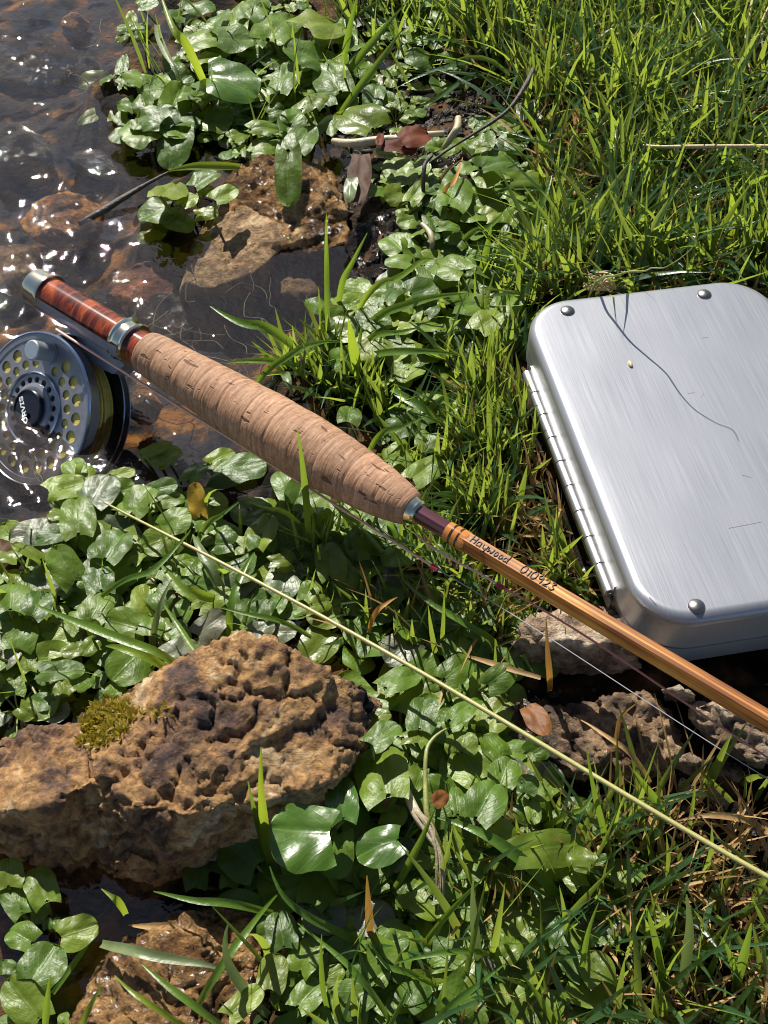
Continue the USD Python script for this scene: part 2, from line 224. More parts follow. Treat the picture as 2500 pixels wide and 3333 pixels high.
V_LAWN = [[(1000, -900), (2600, -900), (2600, 1500), (1660, 1500), (1300, 1340), (1000, 1120), (1130, 700), (1180, 430), (1130, 200), (1000, 100)]]
GX, GY, GN = (-.45, .55), (-.12, 1.05), .0025
gx = np.arange(GX[0], GX[1] + 1e-9, GN); gy = np.arange(GY[0], GY[1] + 1e-9, GN)
XX, YY = np.meshgrid(gx, gy)
pv = project(np.stack([XX, YY, 0 * XX], -1))
def inside(polys, P):
    r = np.zeros(P.shape[:-1], bool)
    for p in polys: r |= shapely.contains_xy(Polygon(p), P[..., 0], P[..., 1])
    return r
base = np.full(XX.shape, .008); base[inside(V_WET, pv)] = -.0015; base[inside(V_LAWN, pv)] = .013
wat = inside(V_WATER, pv); 
hz = gaussian_filter(base, 5) ; wz = gaussian_filter(wat.astype(float), 2.6)
nz = meshkit.fbm(np.stack([XX * 45, YY * 45, 0 * XX], -1), 4, 3) - .5
nz2 = meshkit.fbm(np.stack([XX * 160, YY * 160, 0 * XX + 5], -1), 3, 8) - .5
far = gaussian_filter(wat.astype(float), 14)
ZZ = hz * (1 - wz) + wz * (-.013 - .016 * far) + nz * .009 + nz2 * .003
ZZ[(wz > .6) & (ZZ > -.004)] = -.004
def zg(x, y):
    return sample(ZZ, x, y)
def sample(A, x, y):
    x, y = np.asarray(x, float), np.asarray(y, float); return map_coordinates(A, [(np.ravel(y) - GY[0]) / GN, (np.ravel(x) - GX[0]) / GN], order=1, mode="nearest").reshape(x.shape)
def waterness(x, y): return sample(wz, x, y)
def grid_faces(ny, nx):
    i = np.arange(ny * nx).reshape(ny, nx); a, b, c, d = i[:-1, :-1].ravel(), i[:-1, 1:].ravel(), i[1:, 1:].ravel(), i[1:, :-1].ravel()
    return np.vstack([np.stack([a, b, c], 1), np.stack([a, c, d], 1)])
gv = np.stack([XX, YY, ZZ], -1).reshape(-1, 3); gf = grid_faces(*XX.shape)
# the same sheet carries on outwards to the horizon
ex = np.array([-40, -8, -2, -.8]); bx = np.r_[ex, gx[::8], -ex[::-1] + .1]; by = np.r_[ex + .3, gy[::8], -ex[::-1] + .6]
BX, BY = np.meshgrid(bx, by); BZ = zg(np.clip(BX, *GX), np.clip(BY, *GY)); 
bf = grid_faces(*BX.shape); bv = np.stack([BX, BY, BZ - .004], -1).reshape(-1, 3); c = bv[bf].mean(1)
keep = ~((c[:, 0] > GX[0] + .03) & (c[:, 0] < GX[1] - .03) & (c[:, 1] > GY[0] + .03) & (c[:, 1] < GY[1] - .03))
bank = (np.vstack([gv, bv]), np.vstack([gf, bf[keep] + len(gv)]))
tag(obj("ground", trimesh.Trimesh(*bank, process=False), "ground_look", smooth=True), kind="structure")
# water: a real rippled surface at z = 0
wx = np.arange(-.45, .2, .0016); wy = np.arange(-.1, .95, .0016); WX, WY = np.meshgrid(wx, wy)
wv = project(np.stack([WX, WY, 0 * WX], -1)); flow = np.clip((430 - wv[..., 0]) / 300, .12, 1) * np.clip((1350 - wv[..., 1]) / 300, .15, 1)
q1 = WX * .8 + WY * .6; q2 = -WX * .6 + WY * .8
r1 = 1 - np.abs(2 * meshkit.noise(np.stack([q1 * 70, q2 * 42, 0 * WX], -1), 5) - 1); r2 = meshkit.fbm(np.stack([q1 * 190, q2 * 130, 0 * WX + 9], -1), 2, 2)
WZ = flow * (.0006 * r1 ** 2 + .0015 * (r2 - .5)) - .0003
ok = gaussian_filter(WZ, .8)
tag(obj("water", trimesh.Trimesh(np.stack([WX, WY, ok], -1).reshape(-1, 3), grid_faces(*WX.shape), process=False), "water_look", smooth=True), kind="structure")

# ------------------------------------------------------------------ rocks and stones
ROCKS = []
def hull(pts): return m3.Manifold.hull_points(np.asarray(pts, float))
def facets(v, size, seed):                    # broken faces: each cell of stone has its own tilted plane
    from scipy.spatial import cKDTree as KD
    r = np.random.default_rng(seed); lo, hi = v.min(0) - size, v.max(0) + size; n = int(np.clip(np.prod((hi - lo) / size), 20, 6000))
    sd = r.uniform(lo, hi, (n, 3)); w = v + (meshkit.fbm(v / size * .9, 3, seed)[:, None] - .5) * size * .8
    k = KD(sd).query(w)[1]; dr = r.normal(size=(n, 3)); dr /= np.linalg.norm(dr, axis=1)[:, None]
    return .5 * r.uniform(-1, 1, n)[k] + .55 * np.einsum("ij,ij->i", v - sd[k], dr[k]) / size
def rock(hulls, edge, amp, scale, seed, soft=3, ridged=.5):
    m = hulls[0]
    for h in hulls[1:]: m = m + h
    m = m.refine_to_length(edge); mm = m.to_mesh()
    t = trimesh.Trimesh(mm.vert_properties[:, :3], mm.tri_verts, process=True)
    trimesh.smoothing.filter_taubin(t, iterations=soft * 4)
    v, n = t.vertices.copy(), t.vertex_normals.copy()
    big = meshkit.fbm(v * scale, 3, seed) - .5
    rid = .5 - np.abs(meshkit.fbm(v * scale * 2.1 + 7, 3, seed + 5) - .5) * 3.2
    fine = meshkit.fbm(v * scale * 9, 3, seed + 9) - .5
    mid = np.abs(meshkit.fbm(v * scale * 3.4 + 11, 3, seed + 3) - .5)
    led = meshkit.noise(v * scale * 1.3 + 19, seed + 6) * 4; led = (np.floor(led) + np.clip((led % 1) * 3 - 1, 0, 1)) / 4 - .5     # broken ledges
    grit = meshkit.fbm(v * 520, 2, seed + 12) - .5; crk = np.abs(meshkit.fbm(v * scale * 2.3 + 31, 4, seed + 13) - .5)
    d = .0011 * ridged * grit - amp * 1.1 * ridged * np.clip(.05 - crk, 0, .05) / .05 + amp * (1.45 * big + ridged * .45 * np.clip(rid, -.6, .6) + 1.3 * ridged * led - .5 * mid * ridged + 1.0 * fine)
    d = d + ridged * (.0032 * facets(v, .022, seed + 40) + .0011 * facets(v, .0075, seed + 41) + .0005 * facets(v, .0032, seed + 42))
    pit = meshkit.noise(v * scale * 6.5 + 3, seed + 2); d -= .08 * amp * min(1.5, .0045 / amp / max(scale / 34, 1) ** 1.5) * np.clip(pit - .68, 0, 1) * 1.6
    t.vertices = v + n * d[:, None]
    ROCKS.append(t); return t
def rk(zm, L): return [at(zm, a[0], a[1], a[2] / 1000) for a in L]
def stone(name, label, zm, pts, matl, amp=.003, scale=40, seed=1, edge=.0022, cat="rock", group=None, ridged=.5, soft=3):
    t = rock([hull(rk(zm, p)) for p in pts], edge, amp, scale, seed, soft, ridged)
    tag(obj(name, t, matl, smooth=True), label, cat, group); return t
BIG = stone("rock", "large rough orange-brown rock with moss patch at the lower left", "z4", [
    [(350, 480, 18), (560, 400, 27), (850, 255, 40), (940, 165, 46), (1010, 150, 47), (1180, 200, 45), (1330, 275, 41), (1500, 350, 36), (1590, 440, 29), (400, 720, 32), (600, 870, 36), (780, 900, 36), (870, 800, 37), (1050, 790, 35), (1350, 790, 31), (1480, 670, 28),
     (330, 1200, -14), (560, 1290, -16), (700, 1260, -14), (780, 1130, -12), (930, 1020, -10), (1060, 930, -8), (1380, 820, -4), (1560, 560, -4), (1590, 480, -4), (900, 200, -4), (350, 520, -8)],
    [(-160, 640, 8), (0, 575, 12), (120, 540, 15), (270, 540, 17), (350, 520, 18), (-160, 900, 20), (0, 880, 24), (200, 850, 29), (380, 760, 29), (420, 800, 24), (420, 1240, -14), (200, 1220, -14), (0, 1170, -12), (-160, 1100, -12), (-160, 620, -8), (300, 560, -8)],
    [(460, 1090, 12), (540, 1045, 18), (640, 1100, 14), (650, 1160, 2), (480, 1160, 0), (560, 1100, -4), (460, 1060, -4), (620, 1060, -4)]],
    "rock_orange", amp=.0030, scale=40, seed=4, edge=.0009, ridged=.7, soft=1)
stone("rock", "wet brown pebbly rock under crossing grass blades at the bottom left", "y4", [
    [(290, 930, 6), (460, 610, 8), (640, 560, 12), (800, 450, 11), (950, 385, 8), (1130, 430, 6), (1150, 560, 6), (1080, 800, 10), (1080, 1000, 10), (700, 1000, 18), (700, 720, 18), (290, 1000, -12), (460, 640, -12), (800, 470, -12), (1150, 480, -12), (1100, 1000, -12)]],
    "rock_wet", amp=.0036, scale=60, seed=11, edge=.0011, ridged=.6, soft=1)
stone("rock", "small rounded tan rock beneath the bamboo rod", "z5", [
    [(580, 330, 10), (590, 250, 17), (640, 160, 23), (740, 110, 26), (880, 70, 25), (1020, 120, 25), (1120, 260, 21), (1140, 350, 10), (820, 230, 28), (620, 400, -2), (860, 430, -2), (1140, 400, -2), (750, 130, 0), (1000, 100, 0)]],
    "rock_tan", amp=.0026, scale=55, seed=21, edge=.0013)
stone("rock", "dark brown rock with wet orange top below the small tan rock", "z5", [
    [(455, 600, 4), (480, 560, 9), (620, 480, 15), (760, 520, 18), (860, 500, 15), (980, 480, 15), (980, 700, 18), (900, 800, 12), (460, 760, -4), (640, 830, -6), (1000, 860, -6), (990, 520, -4), (600, 520, -4)]],
    "rock_dark", amp=.004, scale=60, seed=31, edge=.0013)
stone("rock", "brown rock in shadow beside the long pale stalk at the right", "z5", [
    [(960, 470, 18), (1130, 440, 22), (1260, 560, 18), (1300, 700, 15), (1240, 800, 8), (1060, 760, 14), (960, 640, 12), (980, 860, -6), (1260, 860, -6), (1340, 700, -6), (980, 520, -6), (1240, 520, -6)]],
    "rock_dark", amp=.004, scale=55, seed=37, edge=.0013)
stone("rock", "flat pale tan rock slab lit by sun under the rod's right end", "z5", [
    [(1340, 500, 25), (1440, 495, 27), (1659, 590, 27), (1800, 680, 24), (1680, 740, 22), (1600, 745, 20), (1430, 640, 21), (1350, 560, 21), (1360, 540, 6), (1460, 690, 6), (1620, 770, 6), (1800, 720, 6)]],
    "rock_tan", amp=.003, scale=70, seed=41, edge=.0012)
stone("rock", "grey-tan lumpy rock below the flat pale slab at the right", "z5", [
    [(1220, 740, 10), (1320, 720, 15), (1480, 740, 14), (1580, 790, 10), (1500, 850, 5), (1380, 880, 3), (1270, 820, 4), (1240, 880, -6), (1560, 900, -6), (1600, 760, -6), (1300, 700, -4)]],
    "rock_tan", amp=.0036, scale=60, seed=43, edge=.0013)
stone("rock", "narrow pale rock knob between dark crevices just below the rod", "z5", [
    [(1210, 440, 27), (1290, 425, 29), (1350, 460, 28), (1360, 490, 22), (1280, 500, 16), (1215, 475, 16), (1220, 500, 2), (1360, 520, 2), (1300, 440, 2)]], "rock_tan", amp=.002, scale=80, seed=47, edge=.0012)
stone("rock", "wet rust-brown rock at the waterline above the cork grip", "z6", [
    [(990, 700, 6), (1080, 640, 11), (1230, 630, 14), (1350, 760, 13), (1440, 880, 7), (1450, 1000, 1), (1320, 1050, -1), (1130, 1010, 1), (1000, 930, 2), (890, 900, 0), (850, 980, -3), (950, 1080, -8), (1440, 1100, -14), (1440, 760, -12), (1000, 700, -12), (860, 900, -12)]],
    "rock_rust", amp=.0026, scale=42, seed=51, edge=.0011)
stone("rock", "smooth tan rock half under water left of the rust-brown rock", "z6", [
    [(870, 900, 0), (1010, 850, 5), (1180, 940, 5), (1160, 1050, 0), (1040, 1150, -2), (880, 1200, -3), (760, 1160, -4), (790, 1060, -3), (840, 980, -2), (740, 1240, -14), (1080, 1240, -18), (1200, 980, -18), (860, 900, -16)]],
    "stone_tan", amp=.0018, scale=60, seed=53, edge=.0016, ridged=.2)
for i, (nm, lab, zm, cx, cy, rx, ry, z, mt, sd) in enumerate([
    ("stone", "orange stone under rippling water at the left edge", "z6", 250, 850, 190, 130, -4, "stone_orange", 61),
    ("stone", "red-brown submerged stone just right of the wooden reel seat", "z6", 590, 1150, 160, 130, -9, "stone_red", 63),
    ("stone", "purplish submerged stone behind the rod's middle ring", "z1", 960, 330, 230, 190, -10, "stone_dark", 65),
    ("stone", "brown submerged stone left of the tall upright grass blade", "y6", 120, 900, 180, 130, -6, "stone_brown", 67),
    ("stone", "dark stone under water at the top left corner", "z6", 150, 190, 260, 150, -12, "stone_dark", 69),
    ("stone", "dark stone below the glints at the left edge", "z6", 60, 560, 150, 130, -8, "stone_dark", 71),
    ("stone", "tan flake of stone under water near the top edge", "z6", 300, 60, 70, 40, -12, "stone_orange", 73),
    ("stone", "brown stone under water left of the metal butt cap", "z6", 60, 1060, 140, 110, -9, "stone_brown", 75),
    ("stone", "amber pebble in the water at the right edge of the reel", "z1", 850, 890, 90, 60, -5, "stone_orange", 77),
    ("stone", "dull grey-brown stone under the water between cress and rippled glints", "z6", 420, 620, 170, 90, -10, "stone_dark", 79)]):
    rng = np.random.default_rng(sd); c = at(zm, cx, cy, z / 1000); k = mpp(zm, cx, cy, z / 1000)
    P = rng.normal(size=(26, 3)); P /= np.linalg.norm(P, axis=1)[:, None]
    P = c + P * np.array([rx * k, ry * k / .78, max(.008, ry * k * .7)]) - np.array([0, 0, max(.008, ry * k * .7)])
    t = rock([hull(P)], .002, .0022, 60, sd, 4, .3); tag(obj(nm, t, mt, smooth=True), lab, "stone")
stone("rock", "dark muddy root-covered lump at the water's edge behind the tall blades", "y6", [
    [(430, 720, 3), (560, 560, 10), (760, 500, 14), (880, 560, 13), (860, 800, 9), (760, 900, 6), (500, 1000, 2), (420, 900, -2), (420, 1060, -12), (860, 960, -12), (900, 560, -8), (520, 560, -8)]],
    "mud", amp=.005, scale=60, seed=83, edge=.0015)

# ------------------------------------------------------------------ fly rod
AX0 = at("z1", 205, 235, .031); AX1 = at("z5", 1659, 572, .046); rx_ = unit(AX1 - AX0); RLEN = np.linalg.norm(AX1 - AX0)
ry_ = unit(np.cross([0, 0, 1.0], rx_)); rz_ = np.cross(rx_, ry_)
RODM = np.eye(4); RODM[:3, 0], RODM[:3, 1], RODM[:3, 2], RODM[:3, 3] = rx_, ry_, rz_, AX0
def rod_s(zm, x, y):                       # position along the rod of a survey point
    b, best = 0, 1e9
    o = ZOOM[zm]; q = np.array([o[0] + x * o[2], o[1] + y * o[2]]) / S
    s = np.linspace(-.01, RLEN, 3000); d = np.linalg.norm(project(AX0 + s[:, None] * rx_) - q, axis=1)
    return s[d.argmin()]
def rpx(s, px):                            # radius from a width in photo pixels (2500 wide) at s
    P = AX0 + s * rx_; return px / 2 * ((P - CAM) @ FWD) / F
rod = thing("fly_rod", "bamboo fly rod with cork grip and red-brown wooden reel seat", "fishing rod", mat4=RODM)
s_cap = rod_s("z1", 300, 290); s_ring0 = rod_s("z1", 745, 540); s_ring1 = rod_s("z1", 825, 585); s_c0 = rod_s("z1", 880, 622); s_c1 = rod_s("z2", 1425, 980)
rs = rpx(.04, 116)
obj("butt_cap", lathe([(0, 0), (0, rs * .9), (.0008, rs * 1.06), (.002, rs * 1.1), (s_cap - .0015, rs * 1.13), (s_cap - .0012, rs * 1.19), (s_cap, rs * 1.2), (s_cap + .0004, rs * 1.17), (s_cap + .0004, rs * .9)]), "nickel", rod)
obj("reel_seat", lathe([(s_cap - .002, rs * .97), (s_cap + .001, rs), (s_ring0, rs * 1.0), (s_c0 + .002, rs * 1.0)], 96), "burl_wood", rod)
w = s_ring1 - s_ring0
obj("slide_band", lathe([(s_ring0, rs * .98), (s_ring0, rs * 1.24), (s_ring0 + .0008, rs * 1.28), (s_ring0 + .0016, rs * 1.24), (s_ring0 + .0019, rs * 1.17), (s_ring1 - .0019, rs * 1.15), (s_ring1 - .0016, rs * 1.22), (s_ring1 - .0008, rs * 1.25), (s_ring1, rs * 1.2), (s_ring1, rs * .98)]), "nickel", rod)
prof = np.array([(0, 128), (.012, 146), (.04, 154), (.1, 163), (.25, 184), (.4, 206), (.5, 217), (.62, 222), (.72, 216), (.8, 203), (.88, 181), (.94, 158), (.975, 138), (1, 116)], float)
from scipy.interpolate import PchipInterpolator
cr = PchipInterpolator(prof[:, 0], prof[:, 1]); crs = lambda u: rpx(s_c0 + u * (s_c1 - s_c0), float(cr(u)) * .97)
NR = 11; ed = np.linspace(0, 1, NR + 1); rngc = np.random.default_rng(5); ed[1:-1] += rngc.normal(0, .006, NR - 1)
for i in range(NR):
    us = np.linspace(ed[i], ed[i + 1], 14); P = [(s_c0 + u * (s_c1 - s_c0), crs(u)) for u in us]; P = np.array(P)
    P[0, 1] -= .00024; P[-1, 1] -= .00024
    if i == 0: P = np.vstack([[P[0, 0] + .0002, 0], [P[0, 0], P[0, 1] * .93], P])
    if i == NR - 1: P = np.vstack([P, [P[-1, 0] + .0004, P[-1, 1] * .9], [P[-1, 0] + .0003, 0]])
    t = lathe(P, 110); v = t.vertices; r = np.hypot(v[:, 1], v[:, 2]) + 1e-9
    nn = (meshkit.fbm(np.stack([v[:, 0] * 900, v[:, 1] * 160, v[:, 2] * 160], -1), 3, 7 + i) - .5) * .00032 + (meshkit.fbm(v * 120, 2, 3) - .5) * .0005
    t.vertices[:, 1:] = v[:, 1:] * (1 + nn / r)[:, None]
    obj("cork_ring", t, "cork", rod, smooth=40)
s_w1 = rod_s("y2", 335, 360) ; s_a1 = rod_s("y2", 480, 430); rb = rpx(s_w1, 64)
obj("winding_check", lathe([(s_c1 - .001, 0), (s_c1 - .001, rb * 1.58), (s_c1 + .0004, rb * 1.56), (s_c1 + .0014, rb * 1.44), (s_c1 + .0024, rb * 1.42), (s_c1 + .0032, rb * 1.24), (s_c1 + .0034, rb * .9)]), "nickel", rod)
def hexbar(s0, s1, r0, r1, rot=0, rnd=.12):
    sq = Point(0, 0).buffer(1, 2); poly = Polygon([(math.cos(math.pi / 3 * k + rot), math.sin(math.pi / 3 * k + rot)) for k in range(6)]).buffer(-rnd).buffer(rnd, 3)
    c = np.array(poly.exterior.coords)[:-1]; n = len(c); V, f = [], []
    ss = np.linspace(s0, s1, 30)
    for i, s in enumerate(ss):
        r = r0 + (r1 - r0) * i / 29; V += [(s, a * r, b * r) for a, b in c]
        if i: f += [[p, q, q + n] for p, q in ((((i - 1) * n + j), ((i - 1) * n + (j + 1) % n)) for j in range(n))] + [[p, q + n, p + n] for p, q in ((((i - 1) * n + j), ((i - 1) * n + (j + 1) % n)) for j in range(n))]
    return trimesh.Trimesh(np.array(V), np.array(f)[:, ::-1], process=False)
HR = math.radians(0)
obj("thread_wrap", hexbar(s_c1 + .003, s_w1, rb * 1.08, rb * 1.06, HR, .3), "wrap_maroon", rod, label="dark maroon thread wrap in front of the cork")
obj("thread_wrap", lathe([(s_w1, rb * .9), (s_w1, rb * 1.06), (s_a1 - .001, rb * 1.12), (s_a1, rb * 1.04), (s_a1 + .0004, rb * .9)], 48), "wrap_amber", rod, label="amber thread wrap with thin dark bands")
for f_ in (.3, .62):
    s = s_w1 + f_ * (s_a1 - s_w1); obj("wrap_band", lathe([(s - .0003, rb), (s - .0003, rb * 1.14), (s + .0003, rb * 1.145), (s + .0003, rb)], 48), "wrap_black", rod)
r_end = rpx(RLEN, 66)
obj("bamboo_blank", hexbar(s_a1 - .002, RLEN + .06, rb * 1.16, r_end * 1.2, HR, .1), "bamboo", rod)
# handwritten inscription on the upper facet (normal of the facet that faces up and towards the reel side)
GL = {"H": [[(0, 0), (.05, 1)], [(.55, 0), (.6, 1)], [(.02, .5), (.58, .55)]], "a": [[(.5, .6), (.2, .65), (0, .3), (.15, 0), (.45, .15), (.5, .6), (.52, .1), (.6, 0)]], "y": [[(0, .65), (.1, .2), (.35, .1), (.5, .3)], [(.55, .7), (.45, -.2), (.2, -.4), (0, -.25)]],
      "w": [[(0, .65), (.1, .05), (.3, .4), (.5, .02), (.7, .7)]], "o": [[(.25, .65), (.02, .35), (.2, 0), (.45, .25), (.25, .65)]], "d": [[(.5, .5), (.2, .6), (0, .25), (.2, 0), (.5, .3)], [(.55, 1.05), (.5, .1), (.62, 0)]],
      "0": [[(.3, 1), (.03, .6), (.1, .1), (.35, 0), (.6, .4), (.55, .85), (.3, 1)]], "1": [[(.2, .8), (.18, 0)]], "9": [[(.5, .7), (.25, .95), (.02, .7), (.2, .45), (.5, .7), (.45, 0)]], "2": [[(.05, .75), (.3, .95), (.5, .65), (.05, .02), (.55, .08)]], "3": [[(.05, .9), (.45, .9), (.2, .55), (.5, .3), (.3, 0), (.0, .1)]]}
def script(text, h, adv=.78):
    out = []; x = 0
    for ch in text:
        for st in GL[ch]:
            P = spline(np.array([(x + a, b, 0) for a, b in st]) * h, 4 * len(st)) if len(st) > 2 else np.array([(x + a, b, 0) for a, b in st]) * h
            out.append(P)
        x += (max(a for st in GL[ch] for a, b in st) + .2)
    return out, x * h
nrm_a = math.pi / 2 + 0.0                  # angle of the facet's normal in the rod's y-z plane
fa = [math.pi / 6 + math.pi / 3 * k + HR for k in range(6)]
nrm_a = min(fa, key=lambda a: -(math.sin(a) * .9 - math.cos(a) * .2))
fn = np.array([0, math.cos(nrm_a), math.sin(nrm_a)]); fu = np.cross(fn, [1, 0, 0])
def write(text, s0, s1):
    st, wdt = script(text, 1.0); sc = (s1 - s0) / wdt; R = rb * 1.163 * math.cos(math.pi / 6) + .00005
    ms = []
    for P in st:
        Q = np.array([s0, 0, 0]) + P[:, :1] * sc * np.array([1, 0, 0]) + (P[:, 1:2] - .45) * min(sc, .0030) * fu + fn * R
        ms.append(tube(Q, .00021, 5))
    return cat(ms)
obj("inscription", write("Haywood", rod_s("y2", 500, 450), rod_s("y2", 765, 590)), "ink", rod, smooth=True, label="handwritten name in dark ink on the bamboo")
obj("inscription", write("010923", rod_s("y2", 830, 650), rod_s("y2", 1070, 780)), "ink", rod, smooth=True, label="handwritten number in dark ink on the bamboo")

# ------------------------------------------------------------------ reel
RC = np.array([-.13125, .3377, .0009]); RR = .0289
Zr = -np.array([.52643, .51365, -.67752]); h_ = -np.array([-.40188, -.55191, -.73068]); Zr = unit(Zr); Yr = unit(h_ - Zr * (h_ @ Zr)); Xr = np.cross(Yr, Zr)
REELM = np.eye(4); REELM[:3, 0], REELM[:3, 1], REELM[:3, 2], REELM[:3, 3] = Xr, Yr, Zr, RC
reel = thing("fly_reel", "blue-grey metal fly reel with holes and yellow line, half in water", "fishing reel", mat4=REELM)
def extr(poly, h, z0=0):
    t = trimesh.creation.extrude_polygon(poly, h, engine="earcut"); t.apply_translation([0, 0, z0]); return t
ring = lambda r1, r0, n=40: Point(0, 0).buffer(r1, n).difference(Point(0, 0).buffer(r0, n)) if r0 else Point(0, 0).buffer(r1, n)
def dirang(zx, zy):                        # angle on the reel face under a survey point of the close-up
    o = ZOOM["y5"]; q = np.array([o[0] + zx * o[2], o[1] + zy * o[2]]) / S; th = np.linspace(0, 2 * np.pi, 720)
    P = RC + .75 * RR * (np.cos(th)[:, None] * Xr + np.sin(th)[:, None] * Yr); pc = project(RC); d = project(P) - pc; g = q - pc
    return th[np.argmax((d @ g) / np.linalg.norm(d, axis=1))]
ho, hi_, hs = [], [], []
plate = ring(RR * .9, RR * .47)
th_k = dirang(560, 460)
for k in range(20):
    a = th_k + .157 + 2 * np.pi * k / 20
    if abs((a - th_k + np.pi) % (2 * np.pi) - np.pi) > .2: plate = plate.difference(Point(RR * .765 * math.cos(a), RR * .765 * math.sin(a)).buffer(RR * .082, 8))
    a = th_k + 2 * np.pi * k / 20
    if abs((a - th_k + np.pi) % (2 * np.pi) - np.pi) > .1: plate = plate.difference(Point(RR * .595 * math.cos(a), RR * .595 * math.sin(a)).buffer(RR * .063, 8))
obj("spool_face", extr(plate, .0006, -.0008), "anodised", reel)
obj("outer_rim", lathe([(-.0055, RR * .985), (-.0008, RR * 1.0), (.0001, RR * .99), (.0003, RR * .965), (.0001, RR * .9), (-.0015, RR * .885), (-.0055, RR * .9)], 120).apply_transform(trimesh.transformations.rotation_matrix(-np.pi / 2, [0, 1, 0])), "anodised", reel, label="outer rim of the spool")
tx = trimesh.transformations.rotation_matrix(-np.pi / 2, [0, 1, 0])          # lathe axis x -> z
obj("rim_edge", lathe([(-.0012, RR * .999), (-.0004, RR * 1.007), (.0004, RR * 1.0), (.0006, RR * .985), (.0003, RR * .975)], 120).apply_transform(tx), "bright_edge", reel)
inner = ring(RR * .45, 0)
for k in range(18):
    a = 2 * np.pi * k / 18 + .1; inner = inner.difference(Point(RR * .375 * math.cos(a), RR * .375 * math.sin(a)).buffer(RR * .042, 6))
obj("inner_disc", cat([extr(inner, .0016, -.0012), extr(Point(0, 0).buffer(RR * .46, 30), .0004, -.003)]), "anodised", reel)
obj("inner_ring", lathe([(-.003, RR * .445), (.0006, RR * .455), (.0012, RR * .47), (.0008, RR * .485), (-.002, RR * .49)], 90).apply_transform(tx), "bright_edge", reel)
obj("hub", lathe([(0, RR * .34), (.0007, RR * .33), (.0012, RR * .29), (.0013, RR * .28), (.0013, 0)], 60).apply_transform(tx), "anodised", reel)
hc = Point(0, 0).buffer(RR * .25, 24).difference(Point(RR * .07, -RR * .09).buffer(RR * .045, 8))
obj("hub_cap", cat([extr(hc, .0017, .0013), lathe([(.003, RR * .25), (.0034, RR * .235), (.0034, RR * .222)], 60).apply_transform(tx)]), "hub_black", reel)
lt = meshkit.text_mesh("ORVIS", .0023, .00012, bold=True); lt.apply_translation(-lt.bounds.mean(0))
v_dir = None
o1, o2 = at("y5", 240, 1320, .012), at("y5", 370, 970, .012); tv = (o2 - o1); tv = np.array([tv @ Xr, tv @ Yr]); ta = math.atan2(tv[1], tv[0])
lt.apply_scale([RR * .36 / (lt.extents[0]), .85, 1]); lt.apply_transform(trimesh.transformations.rotation_matrix(ta, [0, 0, 1])); lt.apply_translation([RR * .07 * -math.sin(ta), RR * .07 * math.cos(ta), .0031])
obj("lettering", lt, "white_ink", reel, label="white letters on the hub cap")
kp = np.array([RR * .76 * math.cos(th_k), RR * .76 * math.sin(th_k), 0])
kn = lathe([(-.001, RR * .12), (.002, RR * .118), (.0075, RR * .135), (.0085, RR * .13), (.0088, RR * .115), (.0088, 0)], 40).apply_transform(tx); kn.apply_translation(kp)
obj("handle_knob", kn, "knob", reel)
obj("counterweight_plate", extr(Point(kp[0], kp[1]).buffer(RR * .15, 16), .0006, -.0004), "anodised", reel)
# yellow line wound on the spool, arbor behind
rngr = np.random.default_rng(2); loops = []
for k in range(17):
    z = -.0036 - k * .00072; r = RR * (.835 + .035 * math.sin(k * 1.7) + rngr.normal(0, .008)); th = np.linspace(0, 2 * np.pi, 90)
    P = np.stack([r * np.cos(th), r * np.sin(th), z + .0006 * np.sin(th * 2 + rngr.uniform(0, 6)) + 0 * th], -1); loops.append(tube(P, .00062, 6, False))
obj("wound_line", cat(loops), "fly_line_look", reel, smooth=True)
obj("spool_core", extr(ring(RR * .84, RR * .45, 30), .0155, -.0165), "fly_line_look", reel, label="inner turns of yellow line")
obj("frame_ring", lathe([(-.0165, RR * .6), (-.0165, RR * 1.03), (-.0172, RR * 1.045), (-.0195, RR * 1.05), (-.0202, RR * 1.03), (-.0205, RR * .5)], 110).apply_transform(tx), "black_frame", reel, label="rear frame disc")
for z in (-.0168, -.0199): obj("frame_edge", lathe([(z - .0003, RR * 1.042), (z, RR * 1.056), (z + .0003, RR * 1.042)], 110).apply_transform(tx), "bright_edge", reel)
for k, a in enumerate((math.radians(90), math.radians(200), math.radians(320))):
    p = trimesh.creation.cylinder(.0017, .016, sections=14); p.apply_translation([RR * 1.005 * math.cos(a), RR * 1.005 * math.sin(a), -.0105]); obj("frame_pillar", p, "black_frame", reel)
# foot: saddle against the wooden seat and a web down to the frame; built in reel space, X along the rod
dax = float(np.dot(AX0 + rx_ * np.dot(RC - AX0, rx_) - RC, Yr)); zax = float(np.dot(AX0 + rx_ * np.dot(RC - AX0, rx_) - RC, Zr))
x_of = lambda s: float(np.dot(AX0 + s * rx_ - RC, Xr))
xa, xb = x_of(s_cap - .003), x_of(s_ring1 - .001)
foot = lathe([(xa, rs * 1.02), (xa + .004, rs * 1.08), (xb - .004, rs * 1.1), (xb, rs * 1.03)], 60); v = foot.vertices
fm = trimesh.Trimesh(v, foot.faces, process=False); fc = fm.triangles_center; fm.update_faces(fc[:, 1] < -rs * .35)
fm2 = fm.copy(); fm2.vertices[:, 1:] *= .95; fm2.invert(); fm = cat([fm, fm2]); fm.apply_translation([0, dax, zax])
obj("reel_foot", fm, "anodised", reel)
xm0, xm1 = xa + .12 * (xb - xa), xb - .1 * (xb - xa)
web = Polygon([(xa + .004, dax - rs * .9), (xb - .003, dax - rs * .9), (xb - .010, RR * .9), (xb - .024, RR * .85), (xa + .016, RR * .9), (xa + .010, dax - rs * 1.6)])
obj("foot_web", extr(web.buffer(-.0012).buffer(.0012, 4), .0075, -.0145), "anodised", reel)

